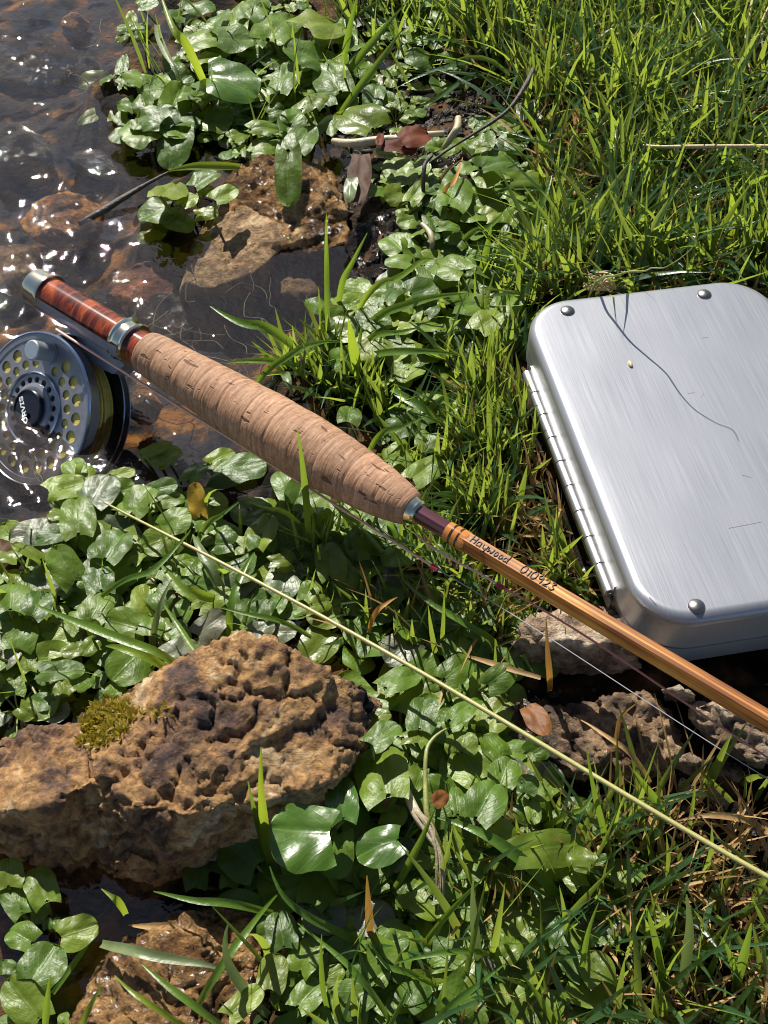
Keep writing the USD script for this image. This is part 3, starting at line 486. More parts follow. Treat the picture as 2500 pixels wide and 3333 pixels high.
# ------------------------------------------------------------------ aluminium fly box
BU, BV, BN = (np.array(x) for x in ([.98100615, .19196802, -.02784261], [-.19272629, .980861, -.02771775], [.02198881, .03255729, .99922796]))
BC = np.array([.10697934, .29067765, .042]); BW, BL = .09145, .14376
BOXM = np.eye(4); BOXM[:3, 0], BOXM[:3, 1], BOXM[:3, 2], BOXM[:3, 3] = BU, BV, BN, BC
box = thing("fly_box", "brushed aluminium fly box with rounded corners lying on the grass", "tackle box", mat4=BOXM)
def rrect(ins, rad=.0175, n=14):
    a, b, r = BW / 2 - ins, BL / 2 - ins, max(rad - ins, .002); P = []
    for cx, cy, t0 in ((a - r, b - r, 0), (-a + r, b - r, 90), (-a + r, -b + r, 180), (a - r, -b + r, 270)):
        for t in np.radians(np.linspace(t0, t0 + 90, n)): P.append((cx + r * math.cos(t), cy + r * math.sin(t)))
    return np.array(P)
def shell(levels, cap0=True, cap1=True):
    V, f = [], []; n = len(rrect(0))
    for i, (ins, z) in enumerate(levels):
        V += [(x, y, z) for x, y in rrect(ins)]
        if i:
            for j in range(n):
                p, q = (i - 1) * n + j, (i - 1) * n + (j + 1) % n; f += [[p, q, q + n], [p, q + n, p + n]]
    for c, k, fl in ((cap0, 0, True), (cap1, len(levels) - 1, False)):
        if c:
            V.append((0, 0, levels[k][1])); m = len(V) - 1
            for j in range(n):
                t = [m, k * n + j, k * n + (j + 1) % n]; f.append(t[::-1] if fl else t)
    return trimesh.Trimesh(np.array(V), np.array(f), process=False)
LH, BH, FR = .0148, .0125, .0036
fil = [(FR * (1 - math.cos(t)), -FR + FR * math.sin(t)) for t in np.radians(np.linspace(0, 90, 9))]
obj("lid", shell([(.0012, -LH), (.0002, -LH), (0, -LH + .0003)] + fil + [(.008, .00003), (.02, .0)], False), "brushed", box, smooth=25)
obj("base", shell([(.006, -LH - BH), (.003, -LH - BH + .0006), (.0014, -LH - BH + .003), (.0006, -LH - .002), (.0006, -LH - .0014), (.0012, -LH - .0011)]), "brushed", box, smooth=25)
obj("lid_seam", shell([(.0011, -LH - .0008), (.0011, -LH + .0005)]), "dark_gap", box)
def blocal(zm, x, y, zl):                    # survey point on the plane zl below the lid top -> box coordinates
    o = at(zm, x, y, 0.0); d = o - CAM; t = ((BC + BN * zl - CAM) @ BN) / (d @ BN); P = CAM + d * t - BC; return np.array([P @ BU, P @ BV, zl])
dome = lathe([(-.0001, .0026), (.0003, .00255), (.0007, .0021), (.00105, .0012), (.00115, 0)], 28).apply_transform(tx)
for k, (x, y) in enumerate(((405, 258), (1135, 170), (1093, 1833))):
    p = blocal("z3", x, y + 8, 0); r = dome.copy(); r.apply_translation(p); obj("rivet", r, "steel", box, smooth=True)
r = dome.copy(); r.apply_scale(.8); r.apply_transform(trimesh.transformations.rotation_matrix(np.pi / 2, [1, 0, 0])); r.apply_translation([.0165, -BL / 2 + .0008, -LH - .006]); obj("rivet", r, "steel", box, smooth=True)
y0 = blocal("z3", 190, 600, -LH)[1]; y1 = blocal("z3", 640, 1775, -LH)[1]; HX = -BW / 2 - .0015
eds = np.linspace(y0, y1, 10)
for k in range(9):
    a, b = eds[k], eds[k + 1]; sg = math.copysign(1, b - a); a += sg * .00012; b -= sg * .00012; rk_ = .0017 * (1 if k % 2 else .985)
    kn = lathe([(a, 0), (a, rk_ * .93), (a + sg * .0002, rk_), (b - sg * .0002, rk_), (b, rk_ * .93), (b, 0)], 22)
    if sg < 0: kn.invert()
    kn.apply_transform(trimesh.transformations.rotation_matrix(np.pi / 2, [0, 0, 1])); kn.apply_translation([HX, 0, -LH + .0003]); obj("hinge_knuckle", kn, "aluminium", box)
pin = trimesh.creation.cylinder(.0009, abs(y1 - y0) + .001, sections=12); pin.apply_transform(trimesh.transformations.rotation_matrix(np.pi / 2, [1, 0, 0])); pin.apply_translation([HX, (y0 + y1) / 2, -LH + .0003]); obj("hinge_pin", pin, "steel", box)
for z, hh in ((-LH + .0004, .0032), (-LH - .0065, .0055)):
    lf = trimesh.creation.box([.0005, abs(y1 - y0), hh]); lf.apply_translation([-BW / 2 - .0002, (y0 + y1) / 2, z + (hh / 2 if z > -LH else 0)]); obj("hinge_leaf", lf, "aluminium", box)

for zx0, zy0, zx1, zy1 in ((1265, 1425, 1440, 1392), (1120, 728, 1132, 705), (1335, 1140, 1385, 1155), (1125, 410, 1155, 408), (1045, 705, 1085, 702), (840, 1790, 880, 1830)):
    obj("scratch", tube([blocal("z3", zx0, zy0, .00002), blocal("z3", zx1, zy1, .00002)], .00007, 4), "scratch_grey", box)
sp = trimesh.creation.icosphere(2, .0011); sp.apply_scale([.7, 1.4, .6]); P = blocal("z3", 740, 548, .0004); tag(obj("seed", trimesh.Trimesh(BC + (sp.vertices + P) @ np.array([BU, BV, BN]), sp.faces, process=False), "dry_stalk", smooth=True), "tiny brown seed lying on the box lid", "seed")

# ------------------------------------------------------------------ what plants must not grow through
from scipy.spatial import cKDTree
ROCKV = np.vstack([t.vertices for t in ROCKS]); RKT = cKDTree(ROCKV); RKN = np.vstack([t.vertex_normals for t in ROCKS])
rk2 = cKDTree(ROCKV[:, :2])
RT = {}
def rocktop(x, y):                           # height of the rock under (x, y), -1 where there is none
    out = np.full(np.shape(x), -1.0); P = np.stack([np.ravel(x), np.ravel(y)], 1)
    d, i = rk2.query(P, k=12, distance_upper_bound=.0026); ok = np.isfinite(d)
    z = np.where(ok, np.r_[ROCKV[:, 2], -1][np.minimum(i, len(ROCKV))], -1).max(1); return z.reshape(np.shape(x))
def blocked(P, pad=.0012):                   # points inside rod, reel, box or a rock
    sh = P.shape[:-1]; P = P.reshape(-1, 3); bad = np.zeros(len(P), bool)
    w = P - AX0; s = w @ rx_; r = np.linalg.norm(w - s[:, None] * rx_, axis=1); u = np.clip((s - s_c0) / (s_c1 - s_c0), 0, 1)
    lim = np.where(s < s_c0, rs * 1.2, np.where(s > s_c1, rb * 1.1, cr(u) / 222 * crs(.62))); bad |= (r < lim + pad) & (s > -.002)
    q = P - BC; bx_, by_, bz_ = q @ BU, q @ BV, q @ BN
    bad |= (np.abs(bx_) < BW / 2 + .0012 + pad) & (np.abs(by_) < BL / 2 + pad) & (bz_ < .001) & (bz_ > -LH - BH - .003)
    q = P - RC; zz = q @ Zr; rr = np.hypot(q @ Xr, q @ Yr); bad |= (rr < RR * 1.06 + pad) & (zz > -.022) & (zz < .009)
    d, i = RKT.query(P, distance_upper_bound=.012); i2 = np.minimum(i, len(ROCKV) - 1)
    bad |= np.isfinite(d) & (np.einsum("ij,ij->i", P - ROCKV[i2], RKN[i2]) < -.0008)
    return bad.reshape(sh)

# ------------------------------------------------------------------ leaves and plants
def leaf_mesh(L, W, rng, notch=.16, cup=.12, dome=.14, wav=.05, bow=.12, nu=17, nv=10):
    t = np.linspace(0, 1, nu)[:, None]; s = np.linspace(-1, 1, nv + 1)[None, :]
    te = .5 - .5 * np.cos(np.pi * (.22 + .78 * t)); te = (te - te[0]) / (1 - te[0]); k = rng.uniform(.4, .5)
    hw = W / 2 * np.sqrt(np.clip(1 - ((te - k) / np.where(te < k, k / .72, 1 - k)) ** 2, 0, 1)) ** .78
    hw = hw * (1 + .035 * np.sin(te * 7 + rng.uniform(0, 6)) + .014 * np.sin(te * 15 + rng.uniform(0, 6)))
    asym = 1 + .08 * rng.normal() * np.sign(s)
    x = L * (te - notch * (1 - te) ** 2 * np.abs(s) ** 1.2 * 1.0) + 0 * s; y = hw * s * asym
    ph = rng.uniform(0, 6, 4)
    z = cup * np.abs(y) + .05 * W * (1 - np.exp(-np.abs(s) * 5)) - dome * y * y / (W / 2) - bow * L * (te - .3) ** 2 * 2 + wav * W * np.abs(s) ** 2 * np.sin(te * rng.uniform(6, 11) + ph[0] + (s > 0) * ph[1])
    z = z + .026 * W * np.sin(x / L * 14 - np.abs(s) * 6 + ph[2]) * np.abs(s) * (1 - np.abs(s) * .4) + .04 * W * np.sin(x / W * 5 + ph[3]) * np.cos(y / W * 6 + ph[1])
    V = np.stack([x, y, z], -1).reshape(-1, 3); uv = np.stack([te + 0 * s, s + 0 * te], -1).reshape(-1, 2)
    return V, grid_faces(nu, nv + 1), uv
def frame_to(V, base, tip, roll):
    x = unit(tip - base); up = np.array([0, 0, 1.0]); y = unit(np.cross(up, x)); z = np.cross(x, y)
    y, z = math.cos(roll) * y + math.sin(roll) * z, math.cos(roll) * z - math.sin(roll) * y
    return V[:, :1] * x + V[:, 1:2] * y + V[:, 2:] * z + base
DEFM = "cress"
LEAFPTS = []
def place_leaf(par, rng, zm, cx, cy, L, W, ang, z=None, m="cress", rise=None, roll=None, local=np.zeros(3), notch=.16):
    L, W = L * .93, W * .95; a = math.radians(ang); dx, dy = math.cos(a) * L / 2, -math.sin(a) * L / 2
    g = at(zm, cx, cy, .004); gz = max(float(zg(g[0], g[1])), -.001 if waterness(g[0], g[1]) < .9 or z is None else -.001)
    rt = float(rocktop(np.array([g[0]]), np.array([g[1]]))[0]); gz = max(gz, rt if z is None else gz)
    zz = gz + (rng.uniform(.006, .012) if z is None else z / 1000)
    rise = rng.normal(.0, .10) if rise is None else rise
    b, t = at(zm, cx - dx, cy - dy, zz), at(zm, cx + dx, cy + dy, zz); Lw = np.linalg.norm(t - b); t = t + np.array([0, 0, rise * Lw]); b = b - np.array([0, 0, rise * Lw * .4])
    px, py = -math.sin(a) * W / 2, -math.cos(a) * W / 2
    Ww = np.linalg.norm(at(zm, cx + px, cy + py, zz) - at(zm, cx - px, cy - py, zz))
    V, f, uv = leaf_mesh(Lw, Ww, rng, notch=notch, wav=rng.uniform(.02, .06), cup=rng.uniform(0, .22), bow=rng.uniform(.0, .22))
    V = frame_to(V, b, t, rng.normal(0, .16) if roll is None else roll)
    LEAFPTS.append((V, m))
    p = obj("leaf", trimesh.Trimesh(V - local, f, process=False), m, par, smooth=True, uv=uv)
    return b, Lw, zz
def plant(label, zm, leaves, cat_="water plant", name="watercress_plant", seed=0, group=None):
    rng = np.random.default_rng(seed)
    cx = np.mean([l[0] for l in leaves]); cy = np.mean([l[1] for l in leaves]); c = at(zm, cx, cy, .0); c[2] = min(.004, float(zg(c[0], c[1])))
    p = thing(name, label, cat_, c, group=group)
    for l in leaves:
        kw = l[5] if len(l) > 5 else {}
        b, Lw, zz = place_leaf(p, rng, zm, *l[:5], local=c, **kw)
        root = np.array([b[0] + (c[0] - b[0]) * .35 + rng.normal(0, .002), b[1] + (c[1] - b[1]) * .35, max(min(float(zg(b[0], b[1])), zz - .004), -.012)])
        if np.linalg.norm(root - b) < .05:
            P = spline([b, (b * .5 + root * .5) + np.array([0, 0, .0015]), root], 7); obj("petiole", tube(P - c, Lw * .028 + .0003, 5, False), "petiole" if rng.random() < .75 else "petiole_red", p, smooth=True)
    return p
D = dict; DK = lambda z=4, **k: D(z=z, **k); P_ = D(m="cress_purple"); LM = D(m="cress_lime")
SUBM = D(z=-3, rise=0., m="cress_lime")
PLANTS = [
 ("watercress plant with silvery leaf touching the reel's lower rim", "y3", [(365, 220, 220, 140, 20, D(z=9, roll=.05)), (415, 370, 230, 210, 95, D(z=12, roll=0.)), (270, 490, 230, 100, 190), (150, 570, 180, 120, 150, D(z=12, roll=.6, m="cress_lime")), (350, 640, 200, 190, 125, D(z=14, rise=.35)), (210, 730, 130, 90, 30, DK())]),
 ("watercress plant with crinkled leaf between reel and pale stalk tip", "y3", [(620, 530, 220, 200, 60, D(z=13)), (530, 690, 210, 190, 100, D(z=12, roll=0.)), (690, 330, 130, 100, 30), (490, 530, 130, 110, 40, DK()), (760, 690, 200, 170, 150, DK()), (360, 780, 110, 90, 40), (480, 500, 100, 70, 20)]),
 ("watercress sprig of narrow leaves floating right below the reel", "y3", [(640, 170, 210, 90, 15), (660, 250, 170, 120, 10), (560, 205, 100, 60, 0), (820, 560, 120, 80, 20), (740, 600, 100, 80, 60)]),
 ("watercress sprig alone on dark water below the cork's reel end", "y3", [(910, 50, 150, 100, 30, D(z=6, roll=0.)), (850, 80, 100, 80, 200, D(z=6)), (840, 20, 180, 60, 20, LM), (1060, 140, 150, 110, 50, D(z=7))]),
 ("watercress plant whose yellow leaf has a brown edge", "y3", [(1070, 285, 150, 110, 100, D(m="cress_yellow", rise=.5, z=10)), (890, 230, 160, 90, 10), (930, 290, 150, 90, 15), (960, 410, 180, 150, 20, D(z=11, roll=0.)), (1180, 300, 90, 50, 0, LM)]),
 ("watercress plant with droplets near the cork's middle, left of the dark blade", "y3", [(1430, 460, 190, 180, 80, D(z=12)), (1190, 530, 150, 120, 170), (1320, 540, 120, 110, 70), (1340, 640, 120, 100, 60, DK()), (1230, 470, 100, 80, 10), (1110, 440, 90, 80, 40), (1540, 420, 110, 120, 100, DK(3))]),
 ("dark broad watercress leaves in the shade under the cork grip", "y3", [(1290, 120, 330, 180, 10, DK(2)), (1560, 220, 230, 170, 120, DK(5)), (1450, 330, 200, 120, 20, DK(3)), (1200, 60, 160, 90, 30, DK(2))]),
 ("watercress plant with flat leaves crossed by the pale grass blade", "y3", [(1080, 745, 230, 130, 10), (1010, 860, 150, 120, 60), (1000, 620, 110, 80, 30, D(z=12)), (930, 730, 100, 90, 90), (1080, 830, 110, 90, 20), (960, 980, 90, 110, 90)]),
 ("watercress plant with purple-tinged silvery leaf above the big rock", "y3", [(1150, 970, 200, 150, 30, D(m="cress_purple", z=11, roll=.1)), (980, 1100, 220, 130, 30, D(m="cress_purple", z=13)), (880, 980, 150, 80, 90, LM), (1170, 830, 200, 110, 20), (1290, 760, 230, 140, 20, P_)]),
 ("watercress plant with two purplish leaves right of the big rock's top", "y3", [(1420, 985, 140, 110, 20, P_), (1540, 1010, 140, 120, 0, P_), (1560, 900, 200, 90, -10), (1440, 880, 110, 80, 60), (1330, 700, 120, 80, 20)]),
 ("watercress plant with dark round leaves at the left edge above the rock", "y3", [(60, 790, 240, 220, 90, D(z=14, rise=-.2)), (215, 850, 180, 150, 60, D(z=12)), (50, 945, 150, 110, 10, D(z=7)), (80, 1080, 180, 160, 120, DK(4)), (240, 1070, 160, 120, 0, DK(5)), (60, 1010, 130, 70, 60, LM)]),
 ("watercress plant with lime folded leaf below the long slanting blade", "y3", [(530, 870, 200, 170, 60, D(z=13)), (650, 960, 200, 190, 160, D(z=14, roll=-.3)), (510, 980, 90, 170, 110, D(z=16, roll=.9)), (390, 940, 170, 140, 120), (560, 1110, 190, 150, 140, DK(6)), (400, 1110, 160, 90, 200, LM), (590, 820, 110, 100, 60, LM)]),
 ("watercress plant with sunlit leaf lying against the big rock's left shoulder", "y3", [(340, 1215, 260, 130, 10, D(z=12)), (150, 1150, 140, 100, 100), (40, 1200, 150, 120, 30), (480, 1090, 120, 90, 230, LM), (670, 1190, 130, 100, 40, DK(8)), (720, 1060, 120, 110, 60, DK(5))]),
 ("pond plant with the largest glossy heart-shaped leaf, right of the rock", "z4", [(1245, 965, 265, 300, 178, D(z=30, roll=.0, rise=.05, m="cress_deep")), (1420, 820, 200, 145, 95, D(z=26, roll=.0, m="cress_deep")), (1400, 1065, 190, 160, 265, D(z=20, roll=0.)), (1000, 1065, 110, 105, 90, DK(8)), (960, 1150, 100, 90, 80, DK(6)), (815, 1135, 130, 115, 90, DK(6)), (1060, 1170, 100, 70, 20, DK(5))]),
 ("watercress plant with white-sheened curled leaf beside the largest heart leaf", "z4", [(1565, 1030, 200, 180, 195, D(z=24, roll=.1, m="cress_deep")), (1590, 690, 300, 240, 100, D(z=24)), (1570, 800, 170, 160, 250, DK(15)), (1600, 560, 150, 130, 40, D(z=30)), (1640, 900, 110, 110, 60, DK(10))]),
 ("watercress rosette in shade at the rock's foot, left edge", "y4", [(35, 250, 130, 150, 90, DK(10)), (175, 300, 180, 160, 110, DK(10)), (60, 370, 150, 130, 120, DK(8)), (165, 430, 90, 80, 240, DK(6)), (205, 470, 50, 50, 90, DK(6)), (245, 465, 45, 45, 90, DK(6)), (260, 490, 50, 45, 0, DK(5))]),
 ("watercress rosette with heart leaves at the lower left edge", "y4", [(85, 525, 140, 145, 150, D(z=12, roll=0.)), (190, 635, 200, 200, 60, D(z=14, roll=.0)), (100, 800, 230, 200, 130, D(z=12)), (15, 660, 70, 120, 90), (345, 505, 180, 150, 20, D(z=11, roll=.1)), (275, 880, 60, 60, 90, D(z=14)), (40, 900, 120, 100, 30)]),
 ("watercress plant with notched leaf beside the wet pebbly rock", "y4", [(1215, 495, 175, 150, 100, D(z=14)), (1180, 680, 170, 140, 80, D(z=15)), (1335, 610, 170, 150, 60, D(z=14)), (1205, 760, 100, 85, 100), (1270, 765, 90, 65, 60), (1340, 770, 180, 140, 50), (1060, 810, 200, 120, 40)]),
 ("watercress plant in half shade beneath the largest heart leaf", "y4", [(1360, 400, 140, 120, 120, DK(8)), (1500, 565, 180, 130, 20), (1500, 810, 210, 160, 100, DK(9)), (1270, 310, 110, 120, 100, DK(8)), (1480, 380, 150, 130, 60, DK(6)), (1630, 690, 110, 120, 80), (1620, 560, 90, 90, 70, LM), (1440, 690, 110, 90, 30)]),
 ("watercress plant climbing between rocks left of the pale stalk's middle", "z5", [(225, 535, 160, 140, 80, D(z=20)), (210, 630, 150, 70, 10, D(z=18, m="cress_lime")), (365, 560, 150, 90, 60), (395, 655, 90, 150, 80, D(z=16)), (205, 820, 110, 90, 250, D(z=14)), (40, 560, 120, 80, 20, LM), (310, 700, 100, 60, 60)]),
 ("watercress plant of shiny leaves above the pale stalk near the small tan rock", "z5", [(140, 395, 180, 120, 30, D(z=14)), (370, 350, 160, 120, 40, D(z=14)), (230, 335, 130, 130, 60), (550, 385, 140, 110, 30, D(z=15)), (400, 510, 200, 90, 45, D(z=18)), (365, 230, 120, 120, 90, DK(6)), (330, 440, 120, 90, 20)]),
 ("watercress plant with droplet-dotted leaf left of the shadowed brown rock", "z5", [(490, 895, 200, 180, 60, D(z=18, roll=.0)), (365, 890, 140, 75, 95, D(z=18)), (560, 1040, 130, 120, -40, D(z=14, m="cress_lime")), (655, 830, 75, 100, 80, D(z=15)), (720, 870, 100, 90, -20, D(z=14)), (680, 950, 110, 75, -80, D(z=12))]),
 ("watercress plant with broad yellow-green leaf below the pale stalk", "z5", [(770, 1090, 320, 170, 15, D(z=16, m="cress_lime", roll=.1)), (875, 1140, 120, 115, 150, D(z=17, m="cress_lime")), (850, 1215, 115, 95, 120, D(z=15, m="cress_lime")), (430, 1160, 140, 125, 80, D(z=12)), (980, 1155, 90, 60, 10), (710, 1330, 110, 95, 60, DK())]),
 ("watercress plant at the hanging pale root, bottom centre", "z5", [(215, 1410, 120, 110, 90, DK(6)), (100, 1490, 150, 120, 20), (330, 1275, 140, 90, 20), (170, 1240, 130, 110, 60), (40, 1200, 120, 100, 40), (430, 1480, 90, 80, 40, LM), (80, 1130, 140, 110, 70)]),
 ("watercress plant with paired round leaves near the bottom edge", "z5", [(655, 1425, 130, 125, 60, D(z=10)), (785, 1440, 140, 105, 100, D(z=11)), (590, 1510, 110, 110, 60, D(z=12, m="cress_lime")), (840, 1570, 160, 115, 130, D(z=12)), (945, 1590, 150, 150, 110, D(z=14, m="cress_lime", roll=0.)), (640, 1560, 100, 90, 10)]),
 ("watercress plant at the bottom edge below the crossing blades", "z5", [(190, 1690, 170, 150, 60), (50, 1640, 170, 140, 20), (330, 1570, 150, 80, 10), (120, 1780, 150, 120, 100), (420, 1600, 120, 110, 60, LM), (560, 1700, 100, 80, 120), (780, 1760, 110, 90, 50)]),
 ("watercress sprig among thin grass at the lower right", "z5", [(1180, 1385, 110, 120, 100), (1120, 1190, 110, 80, 60), (1060, 1230, 90, 80, 20), (1010, 1390, 80, 70, 140), (1120, 1510, 90, 80, 60, LM), (1000, 1480, 110, 50, 0)]),
 ("watercress plant with two large sheened leaves at the top centre", "z6", [(1345, 80, 200, 150, 30, D(z=16, roll=0.)), (1165, 105, 180, 140, 50, D(z=14)), (1440, 130, 120, 100, 100), (1250, 230, 170, 100, 170, D(z=14)), (1180, 320, 150, 110, 70, D(z=12)), (1380, 315, 150, 140, 120, D(z=12)), (1060, 30, 130, 90, 60)]),
 ("watercress plant at top edge left, drooping over rippled water", "z6", [(840, 170, 140, 110, 20, D(z=12)), (980, 160, 160, 120, 10, D(z=13)), (830, 30, 140, 70, 10), (900, 90, 120, 90, 60), (760, 60, 110, 70, 30), (620, 20, 90, 50, 10), (1000, 60, 140, 90, 80), (850, 240, 140, 80, 20)]),
 ("watercress plant with the widest silver-sheened leaf in the upper left patch", "z6", [(965, 345, 230, 160, -15, D(z=15, roll=0., m="cress_deep")), (650, 370, 180, 130, 200, D(z=9, roll=0.)), (820, 385, 110, 140, 60, D(z=12)), (735, 410, 120, 110, 60), (1100, 210, 150, 110, 40), (1000, 490, 90, 60, 10)]),
 ("watercress sprig at the waterline, lowest left of the upper patch", "z6", [(565, 560, 140, 120, 200, D(z=8, roll=0.)), (715, 605, 140, 140, 250, D(z=8, roll=0.)), (620, 490, 120, 100, 160), (690, 490, 110, 90, 30), (740, 530, 110, 80, 20), (910, 500, 130, 110, 0, D(m="cress_lime", z=7))]),
 ("watercress plant on the bank edge just above the rust-brown wet rock", "z6", [(1260, 575, 130, 120, 60, D(z=14)), (1195, 730, 170, 125, -92, D(z=20, rise=-.3)), (1090, 615, 110, 70, 20), (1155, 600, 70, 90, 80), (1100, 530, 130, 60, 10, D(z=12)), (1215, 500, 110, 90, 60), (990, 610, 90, 60, 100), (1000, 560, 100, 50, 50, LM)]),
 ("watercress plant with yellow-green hanging leaf by the rotten pale stem", "z6", [(1480, 495, 170, 145, 150, D(m="cress_lime", z=20)), (1370, 510, 90, 80, 60), (1310, 420, 140, 60, 30, D(m="cress_lime", z=20)), (1240, 480, 110, 90, 40), (1560, 390, 90, 100, 80, DK(8)), (1330, 400, 110, 90, 120)]),
 ("tiny watercress tuft floating on the water, upper left", "z6", [(440, 330, 65, 60, 200, D(z=3)), (505, 330, 70, 50, 100, D(z=3)), (570, 320, 65, 70, 20, D(z=3)), (510, 275, 90, 55, 80, D(z=3)), (560, 345, 60, 40, -20, D(z=3))]),
 ("tiny watercress tuft floating near the top edge", "z6", [(515, 120, 70, 50, 180, D(z=3)), (590, 105, 70, 60, 40, D(z=3)), (550, 85, 60, 50, 100, D(z=3)), (590, 140, 50, 40, -20, D(z=3)), (505, 150, 60, 40, 200, D(z=3))]),
 ("pale submerged leaf pair left of the floating cress tuft", "z6", [(375, 335, 110, 60, 190, SUBM), (385, 480, 150, 50, 200, SUBM), (500, 470, 80, 60, 60, SUBM)]),
 ("watercress cluster with dark cupped leaf at the end of the black twig", "z6", [(700, 780, 130, 130, 60, D(z=12, rise=-.25)), (640, 885, 150, 110, 190, D(z=6)), (750, 920, 120, 85, -20, D(z=5, roll=0.)), (860, 745, 120, 80, 30), (940, 810, 110, 70, 30), (860, 890, 100, 50, 0, LM), (850, 790, 50, 80, 80), (780, 830, 80, 70, 40)]),
 ("pale submerged leaves below the cupped cress cluster", "z6", [(600, 985, 70, 50, 200, SUBM), (662, 972, 55, 45, 20, SUBM)]),
 ("round cress leaves in the dark hollow under the rotten stem", "y6", [(615, 245, 90, 80, 120, DK(4)), (750, 260, 85, 90, 40, DK(4)), (665, 315, 95, 85, 250, DK(4)), (655, 420, 100, 95, 100, DK(3)), (560, 330, 70, 60, 150, DK(3))]),
 ("watercress plant with broad leaf half shaded by an orange straw", "y6", [(1060, 400, 240, 220, 75, D(z=14, roll=0.)), (845, 415, 160, 90, 50, D(z=10)), (1000, 480, 140, 100, 40), (930, 540, 90, 80, 100, DK(5)), (1035, 620, 150, 70, 5, D(z=12))]),
 ("watercress plant with folded leaf below the dark twig's thick end", "y6", [(1330, 240, 250, 150, 20, D(z=17)), (1270, 345, 150, 130, -55, D(z=16)), (1240, 150, 100, 55, 10), (1240, 440, 190, 110, 20, D(z=12)), (1200, 540, 200, 120, 10, D(z=12)), (1320, 540, 160, 110, 20)]),
 ("yellow-green low leaf in the grass above the fly box corner", "y6", [(1540, 340, 280, 100, 8, D(m="cress_lime", z=14)), (1560, 430, 110, 80, 60, LM)]),
 ("watercress rosette of small shiny leaves halfway between twig and fly box", "y6", [(1435, 440, 120, 85, 30, D(z=14)), (1490, 490, 130, 90, 20, D(z=15)), (1420, 560, 110, 110, 60, D(z=14)), (1380, 660, 130, 90, 80), (1480, 615, 110, 80, 40), (1590, 640, 140, 120, 60), (1440, 710, 110, 90, 100)]),
 ("watercress plant with droplets right of the muddy lump", "y6", [(1040, 850, 220, 170, 150, D(z=15, roll=.0)), (1000, 950, 110, 170, -75, D(z=10)), (1130, 860, 110, 150, -80, D(z=9)), (1200, 790, 100, 60, 0), (1200, 670, 110, 90, 30), (1100, 700, 90, 110, 60)]),
 ("watercress plant with rounded shiny leaf behind the cork's upper middle", "y6", [(890, 1000, 190, 150, 20, D(z=13)), (690, 1020, 170, 100, 60, D(z=12)), (930, 1220, 170, 110, 10, D(z=14)), (940, 1120, 110, 80, 40, D(z=11)), (1010, 1060, 110, 60, 20, LM), (830, 1130, 130, 110, 80, DK(8))]),
 ("watercress plant with folded leaf left of the fly box's near hinge corner", "y6", [(1180, 1090, 250, 160, 10, D(z=14)), (1280, 1190, 190, 170, 40, D(z=13)), (1390, 1080, 200, 170, 50, D(z=13, roll=0.)), (1250, 960, 190, 130, 30, DK(8)), (1490, 960, 150, 110, 20, DK(6)), (1400, 800, 130, 100, 60)]),
 ("watercress leaf pair with sheen beside the cork's front taper", "z2", [(1490, 790, 200, 135, 40, D(z=12, roll=0.)), (1390, 580, 170, 120, 20), (1110, 520, 100, 130, 80, D(z=10)), (1340, 750, 90, 60, 20), (1280, 640, 90, 70, 40, DK(6))]),
 ("watercress plant of dark leaves below the tall upright blade", "y6", [(700, 1150, 140, 100, 30, DK(5)), (620, 1240, 130, 110, 60, DK(5)), (520, 1120, 110, 90, 20), (1130, 1240, 140, 110, 30), (1380, 1260, 150, 120, 20)]),
 ("watercress plant with broad droplet-covered leaf under the slim dark blade", "z2", [(1000, 1235, 200, 160, 100, D(z=14, roll=0.)), (1090, 1320, 150, 120, -60, D(z=13, roll=.1)), (690, 1100, 170, 150, 60, D(z=12)), (780, 1240, 120, 70, 10, D(m="cress_lime", z=12)), (920, 1390, 110, 100, 60), (600, 1210, 120, 110, 100), (790, 1010, 130, 110, 80, DK(6))]),
 ("watercress plant left of the tan rock along the pink leader", "z2", [(1180, 1280, 130, 90, 30, DK(6)), (1290, 1390, 110, 90, 60, DK(6)), (970, 1450, 120, 90, 20), (1110, 1180, 110, 80, 40, DK(5)), (770, 1440, 110, 90, 60), (870, 1480, 110, 80, 10)]),
]
for i, (lab, zm, L) in enumerate(PLANTS): plant(lab, zm, L, seed=100 + i)

# low sprigs between them: a few kinds, then copies
rng = np.random.default_rng(77)
def sprig_proto(name, seed, loc, rot, sc, label, group):
    r = np.random.default_rng(seed); x = UsdGeom.Xform.Define(stage, numbered("/World", name)); set_xf(x, loc, rot, sc); p = tag(x.GetPrim(), label, "water plant", group)
    n = int(r.integers(6, 10))
    for k in range(n):
        a = k * 2.4 + r.normal(0, .3); d = (.003 + .0016 * k) * r.uniform(.8, 1.2); Lf = r.uniform(.010, .017) * (1 - .04 * (n - k) * .5); z = .009 - .0009 * k + r.normal(0, .0012)
        b = np.array([math.cos(a) * d, math.sin(a) * d, max(z, .0015)]); t = b + np.array([math.cos(a), math.sin(a), r.normal(.05, .16)]) * Lf
        V, f, uv = leaf_mesh(Lf, Lf * r.uniform(.92, 1.15), r, nu=9, nv=8); V = frame_to(V, b, t, r.normal(0, .2))
        obj("leaf", trimesh.Trimesh(V, f, process=False), r.choice(["cress", "cress", "cress", "cress_lime", "cress_purple"], p=[.4, .3, .15, .08, .07]), p, smooth=True, uv=uv)
        P = spline([b, b * .5 + np.array([0, 0, .001]), (0, 0, -.006)], 6); obj("petiole", tube(P, .0005, 5, False), "petiole", p, smooth=True)
    return p
def set_xf(x, loc, rot, sc):
    x.AddTranslateOp().Set(Gf.Vec3d(*map(float, loc))); x.AddRotateZOp().Set(float(rot)); x.AddScaleOp().Set(Gf.Vec3f(sc, sc, sc))
